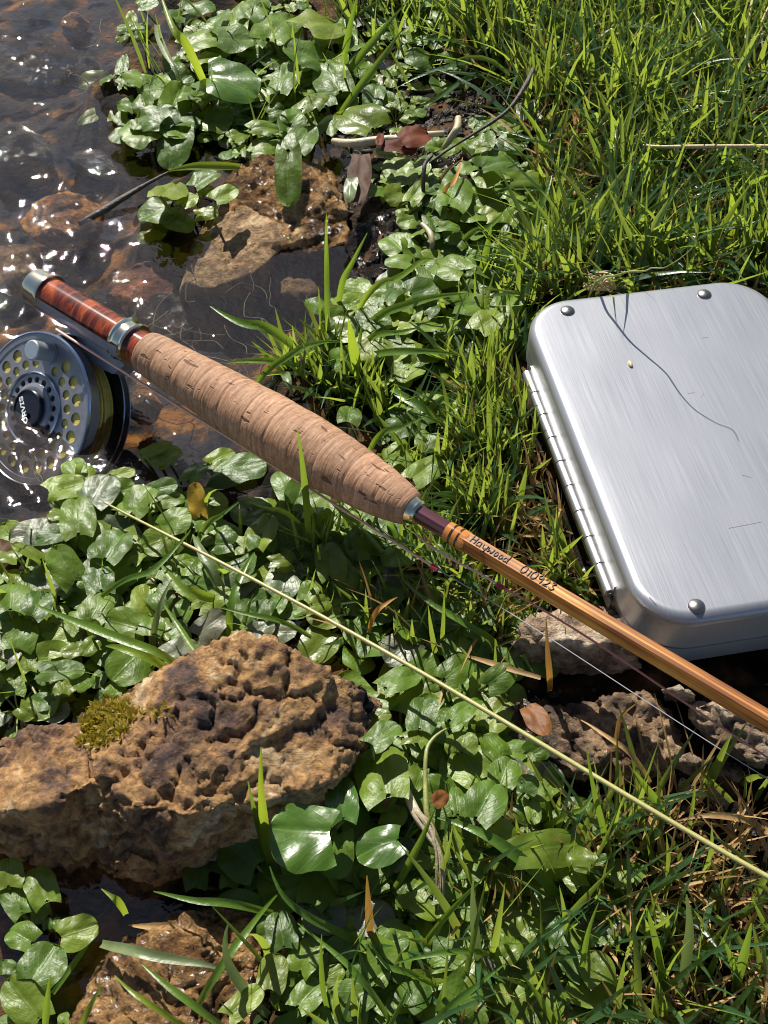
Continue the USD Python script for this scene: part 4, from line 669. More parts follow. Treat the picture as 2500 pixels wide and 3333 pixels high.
ZONES = [
 ("low cress leaves carpeting the upper bank beside the stream", [(560, 0), (1000, 0), (1000, 170), (860, 250), (720, 300), (560, 330), (430, 330), (300, 290), (330, 210), (400, 120)], 40, .8),
 ("low cress leaves between the dark twig, the cork grip and the fly box", [(890, 330), (1130, 330), (1220, 420), (1190, 560), (1130, 660), (1130, 760), (1000, 1000), (900, 980), (720, 760), (760, 660), (880, 560)], 36, .8),
 ("low cress leaves filling the patch between reel, rock and pale stalk", [(0, 1210), (100, 1080), (300, 1040), (480, 1060), (640, 1130), (780, 1250), (800, 1370), (640, 1400), (520, 1370), (330, 1480), (190, 1560), (0, 1560)], 26, .85),
 ("low cress leaves around the foot of the large rocks, bottom middle", [(600, 1700), (840, 1560), (1020, 1480), (1040, 1640), (1180, 1760), (1280, 1850), (1240, 2000), (1150, 2230), (700, 2230), (580, 1950)], 44, .85),
 ("low cress leaves in the shade at the bottom left corner", [(-30, 1900), (100, 1850), (200, 1960), (190, 2100), (120, 2230), (-30, 2230)], 10, .9),
 ("low cress leaves in the grass below the bamboo rod", [(640, 1180), (800, 1130), (1040, 1300), (1090, 1420), (1000, 1460), (830, 1400)], 12, .8)]
PROTO = {}
MARKS = [("the top edge", 620, 5), ("the widest silvery leaf", 455, 165), ("the top lawn blades", 900, 40), ("the two slanting blades", 720, 140), ("the rotten pale stem", 770, 300), ("the rust-brown rock", 560, 400), ("the floating cress tuft", 245, 155), ("the rippled water", 330, 250), ("the lime leaning blade", 400, 90), ("the yellow-green hanging leaf", 695, 240),
 ("the dark twig", 1000, 290), ("the orange straw", 930, 400), ("the black rotten stem", 885, 430), ("the muddy lump", 830, 560), ("the tallest straight blade", 705, 600), ("the lawn's edge", 1180, 430), ("the shiny rosette", 1080, 430), ("the arched lime blade", 860, 590), ("the box's far corner", 1150, 660), ("the cork's middle", 680, 880), ("the cork's front taper", 850, 1000), ("the wide flat blade", 860, 690),
 ("the reel's rim", 130, 1040), ("the pale stalk's tip", 240, 1090), ("the yellow leaf", 430, 1070), ("the long slanting blade", 240, 1370), ("the dark edge leaves", 30, 1260), ("the rock's left shoulder", 200, 1500), ("the rock's crest", 560, 1370), ("the purple-tinged leaf", 460, 1310), ("the droplet leaf", 730, 1230), ("the slim dark blade", 660, 1150), ("the pale stalk's middle", 800, 1400), ("the red knots", 1000, 1250),
 ("the largest heart leaf", 640, 1800), ("the rock's foot", 500, 1900), ("the hanging root", 960, 1850), ("the small tan rock", 1150, 1400), ("the shadowed dark rock", 1120, 1600), ("the broad slanting blade", 1060, 1800), ("the yellow-green broad leaf", 1200, 1830), ("the paired round leaves", 1170, 2020), ("the bottom edge", 950, 2190), ("the pebbly rock", 400, 2100), ("the dark pool", 250, 1930), ("the lower left corner", 30, 2180), ("the widest upright blade", 1420, 2080), ("the orange-tipped blade", 795, 1950)]
MK = np.array([[a, b] for _, a, b in MARKS], float); SEEN = {}
def sprig_label(q, sc, k):
    o = np.argsort(np.hypot(*(MK - q).T)); sz = "tiny" if sc < .62 else "small" if sc < .85 else "spreading"
    for j in (1, 2, 3, 4):
        s = f"{sz} low cress sprig between {MARKS[o[0]][0]} and {MARKS[o[j]][0]}"
        if s not in SEEN: break
    SEEN[s] = 1; return s
for lab, poly, n, s0 in ZONES:
    pl = Polygon(poly); b = pl.bounds; got = []; tries = 0
    while len(got) < n and tries < 4000:
        tries += 1; q = rng.uniform(b[:2], b[2:])
        if not pl.contains(Point(q)): continue
        P = at("v", q[0], q[1], .002); w_ = float(waterness(P[0], P[1])); P[2] = float(zg(P[0], P[1]))
        if w_ > .6 or any(np.hypot(*(P[:2] - g[:2])) < .011 for g in got) or blocked(P + np.array([[0, 0, .004], [.008, 0, .004], [-.008, 0, .004], [0, .008, .004], [0, -.008, .004], [0, 0, .009]]), .003).any() or rocktop(np.array([P[0]]), np.array([P[1]]))[0] > P[2]: continue
        got.append(P); k = int(rng.integers(0, 7)); rot, sc = rng.uniform(0, 360), s0 * rng.uniform(.5, 1.25); P = P + np.array([0, 0, max(-.0005 - P[2], 0)])
        g = lab; slab = sprig_label(q, sc, k)
        if k not in PROTO: PROTO[k] = sprig_proto("watercress_sprig", 900 + k, P, rot, sc, slab, g)
        else:
            x = UsdGeom.Xform.Define(stage, numbered("/World", "watercress_sprig")); set_xf(x, P, rot, sc); x.GetPrim().GetReferences().AddInternalReference(PROTO[k].GetPath()); x.GetPrim().SetInstanceable(True); tag(x.GetPrim(), slab, "water plant", g)

# ------------------------------------------------------------------ grass
def blades(root, az, L, W, lean, curl, rng, seg=5, fold=.25):
    """(N blades) ribbons: root (N,3), heading az, length, width, lean from upright (rad), extra bend along the blade."""
    N = len(root); t = np.linspace(0, 1, seg + 1); P = [root]; d = []
    for i in range(seg):
        a = lean + curl * (t[i] + t[i + 1]) / 2; d.append(np.stack([np.sin(a) * np.cos(az), np.sin(a) * np.sin(az), np.cos(a)], 1)); P.append(P[-1] + d[-1] * (L / seg)[:, None])
    d.append(d[-1]); C = np.stack(P, 1); T = np.stack(d, 1)
    tw = rng.uniform(-.9, .9, N); side = np.stack([-np.sin(az), np.cos(az), 0 * az], 1)[:, None, :] + 0 * T
    nrm = np.cross(T, side); side = side * np.cos(tw)[:, None, None] + nrm * np.sin(tw)[:, None, None]; nrm = np.cross(T, side)
    w = W[:, None] / 2 * np.clip(np.minimum(1, .55 + t * 2.2) * (1 - t ** 2.6), .02, 1)[None, :]
    V = np.stack([C - side * w[..., None], C + nrm * (w * fold * -1)[..., None], C + side * w[..., None]], 2)     # N, seg+1, 3, 3
    return C, V
LEAFT = cKDTree(np.vstack([v for v, _ in LEAFPTS]))
def ribbon_faces(N, rows):
    i = np.arange(rows * 3).reshape(rows, 3); f = []
    for k in (0, 1):
        a, b, c, d = i[:-1, k], i[:-1, k + 1], i[1:, k + 1], i[1:, k]; f += [np.stack([a, b, c], 1), np.stack([a, c, d], 1)]
    f = np.vstack(f); return (f[None] + (np.arange(N) * rows * 3)[:, None, None]).reshape(-1, 3)
def scatter(poly, n, rng, zpad=0.0, wmax=.5):
    pl = Polygon(poly); g = np.array([at("v", x, y, .008)[:2] for x, y in poly]); lo, hi = g.min(0), g.max(0)
    q = rng.uniform(lo, hi, (int(n * 3.5), 2)); z = zg(q[:, 0], q[:, 1]); pp = project(np.c_[q, z + .002])
    ok = shapely.contains_xy(pl, pp[:, 0], pp[:, 1]) & (waterness(q[:, 0], q[:, 1]) < wmax) & (rocktop(q[:, 0], q[:, 1]) < z + .001)
    return np.c_[q, z - .001][ok][:n]
def field(specs, seed, name, matl, **tags):
    rng = np.random.default_rng(seed); VV = []
    for poly, n, (l0, l1), (w0, w1), leanmax, zmax in specs:
        R = scatter(poly, n, rng); R = R[meshkit.noise(np.c_[R[:, :2] * 70, 0 * R[:, 0] + 1], seed + 3) > rng.uniform(.12, .42, len(R))] if name != "dead_grass" else R; N = len(R)
        cl = meshkit.noise(np.c_[R[:, :2] * 90, 0 * R[:, 0]], seed)              # tufts lean together
        az = cl * 9 + rng.normal(0, 1.5, N); L = rng.uniform(l0, l1, N) * (.7 + .6 * meshkit.noise(np.c_[R[:, :2] * 40, 0 * R[:, 0] + 3], seed)); W = rng.uniform(w0, w1, N)
        lean = np.abs(rng.normal(0, leanmax * .55, N)); curl = rng.normal(.35, .4, N)
        C, V = blades(R, az, L, W, lean, curl, rng); ok = (LEAFT.query(C[:, 1:].reshape(-1, 3))[0].reshape(N, -1) > .0013).all(1) & ~blocked(C[:, 1:], .0006).any(1) & (C[:, 1:, 2] > R[:, 2:3] - .002).all(1) & (C[:, :, 2].max(1) < zmax)
        VV.append(V[ok])
    V = np.vstack(VV); N, rows = V.shape[:2]
    tag(obj(name, trimesh.Trimesh(V.reshape(-1, 3), ribbon_faces(N, rows), process=False), matl, smooth=True), **tags, kind="stuff")
LAWN = [(1000, -60), (1760, -60), (1760, 760), (1659, 640), (1560, 640), (1180, 660), (1120, 600), (1200, 470), (1140, 330), (1120, 190), (1000, 110)]
field([(LAWN, 6300, (.016, .058), (.0010, .0030), 1.75, .058), (LAWN, 650, (.03, .06), (.0016, .003), 2.6, .05), ([(700, -60), (1010, -60), (1010, 120), (860, 150), (720, 60)], 260, (.02, .04), (.0014, .0026), .6, .07),
       ([(1180, 330), (1240, 480), (1180, 640), (1020, 880), (930, 760), (980, 600), (1150, 500)], 380, (.014, .03), (.0014, .0026), .9, .05)], 1, "lawn_grass", "grass_field", label="short bright green lawn grass on the upper right bank", cat="grass")
field([([(930, 1010), (1100, 700), (1170, 760), (1330, 1320), (1200, 1280), (1000, 1130)], 1700, (.014, .036), (.0011, .0026), 1.2, .04),
       ([(560, 760), (700, 720), (900, 900), (930, 1040), (760, 900), (620, 800)], 260, (.014, .028), (.0014, .0028), 1.0, .045),
       ([(1640, 560), (1760, 560), (1760, 1700), (1700, 1500), (1680, 700)], 600, (.012, .028), (.0013, .0024), .9, .045)], 2, "turf_grass", "grass_field", label="mixed green grass between the cork grip and the fly box", cat="grass")
field([([(640, 1150), (830, 1120), (1000, 1180), (1200, 1320), (1120, 1420), (1060, 1500), (820, 1400), (640, 1290)], 800, (.012, .03), (.0011, .0022), 1.1, .036)], 3, "shade_grass", "grass_field", label="tangled grass under the bamboo rod and leader lines", cat="grass")
field([([(1250, 1760), (1660, 1660), (1720, 1700), (1720, 2280), (1100, 2280), (1180, 1950)], 440, (.018, .046), (.0012, .0026), .6, .055),
       ([(560, 1960), (1180, 1900), (1100, 2280), (420, 2280)], 110, (.02, .05), (.0013, .0028), .85, .055),
       ([(780, 1640), (1250, 1760), (1180, 1950), (700, 1960)], 150, (.014, .03), (.001, .002), .9, .045),
       ([(300, 60), (1000, 0), (860, 250), (560, 330), (300, 290)], 90, (.018, .045), (.0008, .0018), .9, .06), ([(60, 1120), (480, 1060), (800, 1300), (560, 1380), (0, 1540)], 60, (.016, .04), (.0008, .0018), 1.1, .045), ([(0, 1260), (760, 1200), (560, 1400), (0, 1540)], 40, (.016, .034), (.0012, .0024), 1.1, .04)], 4, "bank_grass", "grass_field", label="thin upright grass along the lower right bank", cat="grass")
field([(LAWN, 3400, (.010, .032), (.0006, .0018), 2.0, .04), ([(930, 1010), (1100, 700), (1330, 1320), (1200, 1280), (1000, 1130)], 520, (.010, .026), (.0008, .0018), 1.9, .03),
       ([(640, 1150), (1000, 1180), (1200, 1320), (1060, 1500), (820, 1400)], 260, (.012, .03), (.0007, .0016), 1.9, .03), ([(1100, 1760), (1700, 1660), (1700, 2280), (900, 2280)], 800, (.01, .03), (.0006, .0016), 1.7, .03)],
      5, "dead_grass", "straw", label="dry tan grass litter lying between the green blades", cat="dead grass")
# crumbs of dead leaf and soil on the bank
rng = np.random.default_rng(8)
R = np.vstack([scatter(LAWN, 900, rng), scatter([(640, 1150), (1000, 1180), (1200, 1320), (1060, 1500), (820, 1400)], 200, rng), scatter([(860, 1400), (1700, 1560), (1700, 2280), (800, 2280)], 500, rng), scatter([(700, 200), (1150, 180), (1000, 560), (760, 700)], 900, rng)])
ms = []
for r in R:
    t = trimesh.creation.icosphere(1, rng.uniform(.0008, .0024)); t.vertices *= rng.uniform(.4, 1.2, 3); t.vertices += rng.normal(0, .0002, t.vertices.shape); t.apply_translation(r + [0, 0, .001]); ms.append(t)
tag(obj("litter", cat(ms), "soil", smooth=True), "dark crumbs of earth and rotten leaf on the bank", "litter", kind="stuff")

# single blades that stand out
def blade(name, label, zm, pts, w, matl, c="grass blade", tw=0., fold=.3):
    Q = []
    for x, y, z in pts:
        g = at(zm, x, y, z / 1000); Q.append(g)
    Q[-1][2] -= .004; C = spline(Q, 15); T = np.gradient(C, axis=0); T /= np.linalg.norm(T, axis=1)[:, None]
    view = CAM - C[7]; view = unit(view); side = np.cross(T, 0.75 * view + .25 * np.array([0, 0, 1.0]) + tw * np.array([1., 0, 0])); side /= np.linalg.norm(side, axis=1)[:, None]; nrm = np.cross(side, T)
    t = np.linspace(0, 1, 15); W = w * mpp(zm, pts[len(pts) // 2][0], pts[len(pts) // 2][1], pts[len(pts) // 2][2] / 1000)
    hw = W / 2 * np.clip(np.minimum(1, .12 + 1.75 * t ** .85) * np.minimum(1, .75 + (1 - t) * .8), .03, 1)[:, None]      # first point is the tip
    V = np.stack([C - side * hw, C - side * hw * .5 - nrm * hw * fold * .6, C - nrm * hw * fold, C + side * hw * .5 - nrm * hw * fold * .6, C + side * hw], 1).reshape(-1, 3)
    tag(obj(name, trimesh.Trimesh(V, grid_faces(15, 5), process=False), matl, smooth=True), label, c)
G, LG, GR, ST, SO = "blade_green", "blade_lime", "blade_grey", "straw", "straw_orange"
BL_ = [
 ("slim dark blade standing upright in front of the cork grip", "z2", [(858, 600, 66), (885, 800, 46), (905, 1000, 23), (910, 1190, 6)], 34, G),
 ("broad bright blade pointing left above the cork's reel end", "z2", [(430, -5, 26), (640, 85, 26), (870, 185, 14)], 48, G), ("flat blade level with the cork's upper edge, tip left", "z2", [(500, 275, 16), (680, 262, 18), (860, 250, 12)], 30, G),
 ("tallest straight blade rising at the muddy water's edge", "y6", [(300, 540, 62), (300, 800, 42), (303, 1050, 26), (308, 1290, 8)], 32, G), ("leaning blade right of the tallest straight blade", "y6", [(545, 660, 50), (460, 830, 38), (395, 960, 24), (370, 1110, 8)], 38, G),
 ("arched lime blade over the dark water's edge", "y6", [(945, 822, 24), (830, 855, 34), (680, 945, 34), (480, 1105, 14)], 38, LG), ("wide flat blade above the cork's centre", "y6", [(1130, 1025, 22), (900, 1055, 26), (720, 1110, 24), (520, 1200, 12)], 52, G),
 ("short stout blade standing above the cork's middle", "z2", [(1108, 60, 44), (1130, 190, 28), (1168, 350, 8)], 52, LG), ("blade curving left from the tuft above the cork", "z2", [(1080, 172, 18), (900, 190, 24), (780, 260, 20), (650, 350, 10)], 34, G),
 ("arching blade at the tuft's right, above the cork", "z2", [(1460, 100, 22), (1320, 125, 26), (1200, 165, 16), (1170, 220, 8)], 32, G), ("long horizontal blade reaching right toward the fly box", "z2", [(1680, 242, 22), (1420, 215, 25), (1160, 218, 12)], 36, G),
 ("diagonal blade pointing down to the right near the cork's taper", "z2", [(1565, 590, 10), (1450, 478, 18), (1315, 365, 20)], 44, G), ("curved blade beside the droplet leaf near the cork's taper", "z2", [(1490, 535, 20), (1320, 600, 22), (1205, 685, 8)], 32, G), ("pale limp blade hanging behind the cork's middle", "z2", [(835, 440, 10), (810, 360, 14), (785, 290, 12)], 44, GR),
 ("long green blade lying below the leader knots", "y2", [(15, 690, 22), (330, 925, 22), (560, 1060, 18), (690, 1150, 10)], 46, G), ("straight horizontal blade under the two red knots", "y2", [(90, 685, 14), (420, 695, 16), (760, 690, 12)], 22, G),
 ("long slanting blade ending on the big rock's shoulder", "y3", [(185, 858, 26), (500, 985, 32), (800, 1095, 34), (1010, 1192, 30)], 50, G), ("shorter blade beneath the long slanting one by the rock", "y3", [(570, 1082, 24), (720, 1110, 27), (880, 1160, 26)], 54, LG),
 ("curved blade crossing the cress toward the pale stalk", "y3", [(1030, 455, 18), (930, 570, 22), (760, 700, 22), (510, 800, 13)], 32, G), ("pale curling blade under the pale stalk, left", "y3", [(870, 640, 18), (930, 720, 20), (1010, 790, 20), (1180, 790, 14)], 58, LG),
 ("narrow blade slanting up to the droplet cress", "y3", [(1290, 305, 22), (1170, 390, 20), (1060, 490, 10)], 34, G), ("blade lying toward the cork from the yellow leaf", "y3", [(1345, 303, 18), (1480, 345, 18), (1620, 385, 10)], 26, LG), ("pale broken blade crossing under the pale stalk", "y3", [(1040, 480, 14), (1120, 630, 18), (1210, 775, 14)], 58, GR),
 ("pale upright blade among the cress, left of centre", "y3", [(930, 720, 20), (860, 880, 16), (820, 1080, 6)], 34, GR), ("dark blade reaching down to the rock's crest", "y3", [(885, 860, 22), (980, 1000, 26), (1105, 1155, 30)], 34, G), ("thin double blade right of the purple cress leaf", "y3", [(1190, 878, 18), (1420, 925, 20), (1680, 1000, 14)], 28, G), ("bent blade beneath the stalk's left third", "y3", [(1375, 575, 18), (1270, 780, 20), (1245, 880, 18), (1240, 1050, 6)], 40, G),
 ("upright blade with brown tip standing before the big rock", "z4", [(1085, 615, 62), (1085, 800, 46), (1105, 1000, 20), (1140, 1140, 2)], 38, LG), ("second narrower blade left of the brown-tipped one", "z4", [(1030, 755, 44), (1070, 930, 26), (1140, 1130, 2)], 28, G),
 ("grey-green blade laid across the wet pebbly rock", "y4", [(1000, 685, 20), (870, 645, 24), (640, 605, 24), (425, 535, 16)], 48, GR), ("blade pointing left just below the big rock", "y4", [(662, 333, 18), (900, 378, 22), (1200, 412, 12)], 36, G), ("long blade slanting down over the wet pebbly rock", "y4", [(1210, 335, 12), (1010, 580, 26), (790, 910, 12)], 34, G),
 ("grey curved blade right on the wet pebbly rock", "y4", [(985, 475, 44), (975, 600, 34), (1050, 750, 22), (1160, 850, 10)], 44, GR), ("dark blade across the pebbly rock to the bottom edge", "y4", [(605, 640, 22), (760, 770, 24), (980, 915, 20)], 34, G), ("lime blade at the pebbly rock's lower left", "y4", [(495, 695, 20), (600, 790, 24), (820, 910, 18)], 26, LG),
 ("long dark blade from the big heart leaf to the lower centre", "y4", [(1165, 225, 30), (1230, 360, 26), (1400, 480, 18), (1590, 550, 8)], 36, G), ("blade slanting to the bottom edge left of centre", "y4", [(1285, 470, 22), (1480, 630, 22), (1700, 900, 10)], 28, G), ("short blade with dry orange tip left of the hanging root", "y4", [(1585, 265, 38), (1592, 400, 24), (1600, 520, 6)], 34, SO),
 ("small bright blade alone over the dark pool", "y4", [(438, 322, 22), (490, 360, 22), (535, 412, 16)], 34, LG), ("blade lying in the dark pool, bottom left", "y4", [(420, 500, 6), (330, 630, 5), (215, 755, 4)], 26, G), ("thin upright blade at the bottom left edge", "y4", [(217, 695, 40), (205, 800, 28), (180, 920, 8)], 32, G), ("blade at the pebbly rock's left end", "y4", [(445, 725, 22), (400, 810, 20), (340, 920, 12)], 26, G), ("thin blade crossing the notched cress leaves", "y4", [(1390, 520, 44), (1390, 700, 26), (1425, 860, 8)], 24, G),
 ("broad blade slanting right from the hanging root", "z5", [(285, 972, 22), (480, 1040, 26), (640, 1150, 22), (810, 1305, 10)], 52, G), ("stout upright blade below the hanging root's right", "z5", [(432, 1235, 46), (440, 1420, 26), (485, 1660, 6)], 38, GR), ("blade crossing the hanging root", "z5", [(275, 935, 40), (200, 1100, 26), (95, 1265, 8)], 32, G), ("thin upright blade rising past the pale stalk", "z5", [(905, 685, 52), (938, 870, 36), (975, 1020, 18), (1005, 1130, 4)], 26, G),
 ("blade slanting up-left of the dark pocket at the right", "z5", [(1100, 775, 44), (1170, 870, 28), (1285, 1000, 6)], 36, G), ("curved blade in front of the dark pocket", "z5", [(940, 870, 26), (880, 940, 24), (700, 1012, 8)], 28, LG), ("thin blade near the bottom right of centre", "z5", [(955, 1325, 44), (905, 1480, 28), (890, 1670, 6)], 24, G), ("upright blade between the bottom cress and right edge", "z5", [(1150, 1335, 46), (1195, 1500, 26), (1245, 1710, 6)], 32, G), ("widest upright blade in the lower right grass", "z5", [(1320, 1290, 48), (1330, 1480, 28), (1300, 1720, 4)], 44, GR), ("leaning blade at the lower right edge", "z5", [(1470, 1475, 36), (1510, 1570, 22), (1545, 1680, 6)], 30, G), ("thick blade leaning right at the lower right", "z5", [(1590, 1410, 50), (1560, 1540, 30), (1530, 1680, 6)], 40, G),
 ("horizontal blade left of the bottom centre", "z5", [(105, 1578, 20), (300, 1535, 24), (510, 1518, 14)], 26, G), ("blade leaning left above the bottom cress", "z5", [(485, 1215, 40), (340, 1360, 24), (175, 1555, 6)], 24, G), ("blade to the bottom edge, centre", "z5", [(565, 1580, 28), (410, 1700, 24), (240, 1840, 12)], 32, G), ("blade curving through the bottom cress, left", "z5", [(0, 1480, 18), (100, 1600, 20), (310, 1665, 10)], 28, G), ("bottom edge blade right of the paired round leaves", "z5", [(640, 1625, 28), (720, 1735, 20), (790, 1840, 8)], 30, G),
 ("tall lime blade leaning over the upper cress", "z6", [(665, -30, 44), (745, 150, 40), (860, 340, 10)], 36, LG), ("first of two blades slanting right at the upper centre", "z6", [(1670, 30, 40), (1550, 170, 28), (1425, 295, 8)], 32, G), ("second of two blades slanting right at the upper centre", "z6", [(1670, 125, 40), (1540, 300, 26), (1395, 465, 8)], 30, G), ("upright blade at the top edge centre", "z6", [(1485, -20, 45), (1450, 130, 28), (1420, 265, 8)], 28, G), ("bright blade lying at the waterline over the black twig", "z6", [(700, 710, 8), (830, 690, 11), (995, 662, 12)], 36, LG), ("drooping pale blade in the upper cress beside the water", "z6", [(770, 370, 8), (720, 270, 16), (650, 70, 12)], 30, GR),
 ("wide lime blade upright in the middle of the lawn", "y1", [(982, 125, 52), (1015, 235, 40), (1075, 365, 18)], 52, LG), ("long yellowish blade arching over the upper lawn", "y1", [(915, 15, 34), (790, 105, 34), (690, 180, 26), (590, 260, 14)], 32, LG), ("wide upright blade near the right edge above the box", "y1", [(1500, 838, 44), (1508, 950, 28), (1515, 1110, 10)], 50, LG), ("second wide blade near the right edge above the box", "y1", [(1580, 850, 42), (1610, 950, 28), (1640, 1080, 10)], 44, LG), ("stubby cut blade in the lawn above the box", "y1", [(1320, 795, 34), (1320, 860, 26), (1318, 940, 12)], 38, G), ("flat blade lying at right above the box", "y1", [(1200, 978, 24), (1350, 1015, 26), (1500, 1062, 14)], 48, LG),
 ("leaning blade left of the box's far corner", "y1", [(935, 798, 36), (830, 880, 26), (715, 985, 10)], 36, G), ("thin dark blade pointing down at the dry tuft", "y1", [(1005, 885, 36), (960, 1020, 22), (920, 1160, 8)], 28, G), ("long thin blade slanting in the middle lawn", "y1", [(875, 555, 46), (940, 710, 28), (1005, 860, 10)], 30, G), ("curved blade lying over the yellow-green low leaf", "y1", [(425, 850, 18), (600, 808, 24), (835, 815, 12)], 28, G), ("blade over the small shiny rosette", "y1", [(535, 895, 20), (420, 990, 22), (275, 1075, 8)], 26, G), ("small upright blade in the middle cress", "y1", [(465, 968, 36), (445, 1070, 24), (408, 1200, 8)], 30, G), ("long blade from the lawn into the middle cress", "y1", [(725, 755, 36), (650, 950, 28), (515, 1155, 10)], 36, G), ("long low blade left of the box's far corner", "y1", [(800, 1068, 24), (620, 1125, 24), (395, 1265, 8)], 30, G), ("thin blade slanting past the dark twig's thick end", "y1", [(588, 455, 46), (680, 590, 28), (765, 750, 10)], 26, G), ("blade slanting in the right-hand lawn", "y1", [(1505, 265, 32), (1400, 360, 24), (1290, 440, 10)], 26, G), ("blade at the right edge below the wide blades", "y1", [(1505, 1100, 24), (1600, 1160, 26), (1700, 1220, 18)], 38, G),
]
for b in BL_: blade("grass_blade", *b)
for b in [("orange dry straw lying across the middle cress", "y6", [(1118, 205, 20), (1040, 370, 26), (950, 545, 10)], 26, SO), ("pale tan straw by the twig's black stem", "y6", [(1110, 220, 20), (1040, 270, 18), (970, 330, 14)], 20, ST), ("orange dry blade standing before the small tan rock", "z5", [(737, 145, 44), (742, 260, 36), (752, 385, 24), (758, 420, 14)], 26, SO), ("tan dry blade leading left from the small tan rock", "z5", [(375, 290, 14), (560, 345, 22), (720, 362, 28)], 24, ST),
          ("dry grey-tan blade ending in the dark pool", "y4", [(555, 480, 10), (680, 485, 13), (820, 455, 14)], 34, ST), ("dry curled tan blade in the lower right grass", "z5", [(1280, 985, 20), (1420, 962, 26), (1659, 1000, 16)], 30, ST), ("orange curl of straw right of the stalk's start", "z5", [(120, 55, 20), (60, 90, 22), (0, 175, 14)], 22, SO), ("bent tan straw in front of the shadowed rocks", "z5", [(880, 565, 26), (1030, 660, 30), (1180, 800, 20)], 22, ST), ("short forked straw on the shadowed rocks", "z5", [(1115, 495, 38), (1040, 570, 32), (1030, 660, 26)], 18, SO), ("dry straw lying in the turf left of the hinge", "y2", [(640, 440, 14), (850, 400, 18), (1170, 355, 16)], 24, ST), ("second dry straw below it in the turf", "y2", [(905, 290, 16), (1010, 350, 14), (1180, 410, 12)], 34, ST), ("curled dry blade left of the hinge's middle", "y2", [(760, 0, 12), (800, 80, 16), (890, 160, 14)], 24, ST)]:
    blade("straw", *b, c="straw")

# ------------------------------------------------------------------ long stalk, leader lines, twigs and dead stems
def polyline(Q, n, deg=3):
    Q = np.asarray(Q); d = np.r_[0, np.cumsum(np.linalg.norm(np.diff(Q, axis=0), axis=1))]; t = np.linspace(0, d[-1], n)
    return np.stack([np.polyval(np.polyfit(d, Q[:, k], min(deg, len(Q) - 1)), t) for k in range(3)], 1)
def strand(name, label, c, zm_pts, w_px, matl, n=40, taper=None, parts=None, seg=7):
    Q = np.array([at(zm, x, y, z / 1000) for zm, x, y, z in zm_pts]); C = polyline(Q, n, 4) if name == "long_stalk" else spline(Q, n)
    k = ((C - CAM) @ FWD) / F; w = np.interp(np.linspace(0, 1, n), np.linspace(0, 1, len(np.atleast_1d(w_px))), np.atleast_1d(w_px)); R = w / 2 * k
    if taper: R = R * np.interp(np.linspace(0, 1, n), *taper)
    return tag(obj(name, tube(C, R, seg), matl, smooth=True), label, c), C, R
_, SC, SR = strand("long_stalk", "long straight pale yellow-green stalk crossing below the rod", "plant stalk", [("y3", 560, 305, 13), ("y3", 690, 375, 15), ("y3", 1000, 535, 20), ("y3", 1340, 705, 24), ("y3", 1659, 880, 28), ("z5", 290, 410, 32), ("z5", 520, 552, 35), ("z5", 930, 790, 38), ("z5", 1430, 1092, 40), ("z5", 1800, 1295, 42)], [7, 11, 12.5, 14, 16, 17.5, 18.5, 20], "stalk", 60)
def leader(name, label, segs, knot, w):
    x = thing(name, label, "fishing line", at(*knot[:3], knot[3] / 1000)); o = at(*knot[:3], knot[3] / 1000)
    for nm, pts, m_, ww in segs:
        C = polyline([at(zm, a, b, z / 1000) for zm, a, b, z in pts], 50); k = ((C - CAM) @ FWD) / F; obj(nm, tube(C - o, ww / 2 * 1.35 * k, 6), m_, x, smooth=True)
    d = unit(C[1] - C[0]); rngk = np.random.default_rng(3)
    th = np.linspace(0, 2 * np.pi * 6, 70); a = unit(np.cross(d, [0, 0, 1])); b = np.cross(d, a); kk = ((o - CAM) @ FWD) / F
    H = d * (np.linspace(-.5, .5, 70) * 30 * kk)[:, None] + (a * np.cos(th)[:, None] + b * np.sin(th)[:, None]) * (5.5 * kk); obj("knot", tube(H, 3.2 * kk, 5), "thread_red", x, smooth=True, label="red whipped knot")
leader("leader_line", "pinkish leader from the reel, nearer the plants, grey beyond its knot", [("butt_section", [("z1", 340, 505, 30), ("z1", 520, 618, 29), ("z1", 800, 790, 27), ("z1", 1200, 1045, 25), ("z2", 860, 853, 26), ("z2", 1110, 1012, 28), ("z2", 1530, 1278, 30)], "mono_straw", 7),
    ("tippet", [("z2", 1530, 1278, 30), ("y2", 520, 785, 31), ("y2", 830, 978, 32), ("z5", 640, 155, 34), ("z5", 1000, 385, 34), ("z5", 1320, 600, 34), ("z5", 1750, 865, 34)], "mono_grey", 2.7)], ("z2", 1530, 1278, 30), 7)
leader("leader_line", "reddish leader line running closest under the bamboo rod", [("butt_section", [("y2", 110, 390, 32), ("y2", 250, 500, 32), ("y2", 450, 610, 32), ("y2", 682, 742, 32)], "mono_straw", 6), ("tippet", [("y2", 682, 742, 32), ("y2", 1000, 932, 33), ("y2", 1300, 1092, 34), ("z5", 920, 232, 35), ("z5", 1220, 432, 35), ("z5", 1750, 780, 36)], "mono_red", 6)], ("y2", 682, 742, 32), 6)
strand("twig", "dark bent twig lying from the lawn down to the hollow", "twig", [("y1", 645, 300, 34), ("y1", 610, 370, 34), ("y1", 525, 485, 33), ("y1", 400, 570, 30), ("y1", 280, 645, 26), ("y1", 195, 705, 22)], [20, 17, 13, 11, 9, 8], "twig_dark")
strand("twig", "black rotten stem standing between hollow and middle cress", "twig", [("y6", 935, 195, 26), ("y6", 890, 250, 26), ("y6", 880, 380, 20), ("y6", 885, 470, 14), ("y6", 870, 580, 8)], [10, 14, 14, 12, 16], "twig_dark")
strand("twig", "black wet stick rising from the water beside the orange stone", "twig", [("z6", 700, 715, 8), ("z6", 600, 770, 5), ("z6", 500, 830, 3), ("z6", 420, 880, 1), ("z6", 330, 930, -3)], [8, 14, 22, 26, 20], "twig_dark")
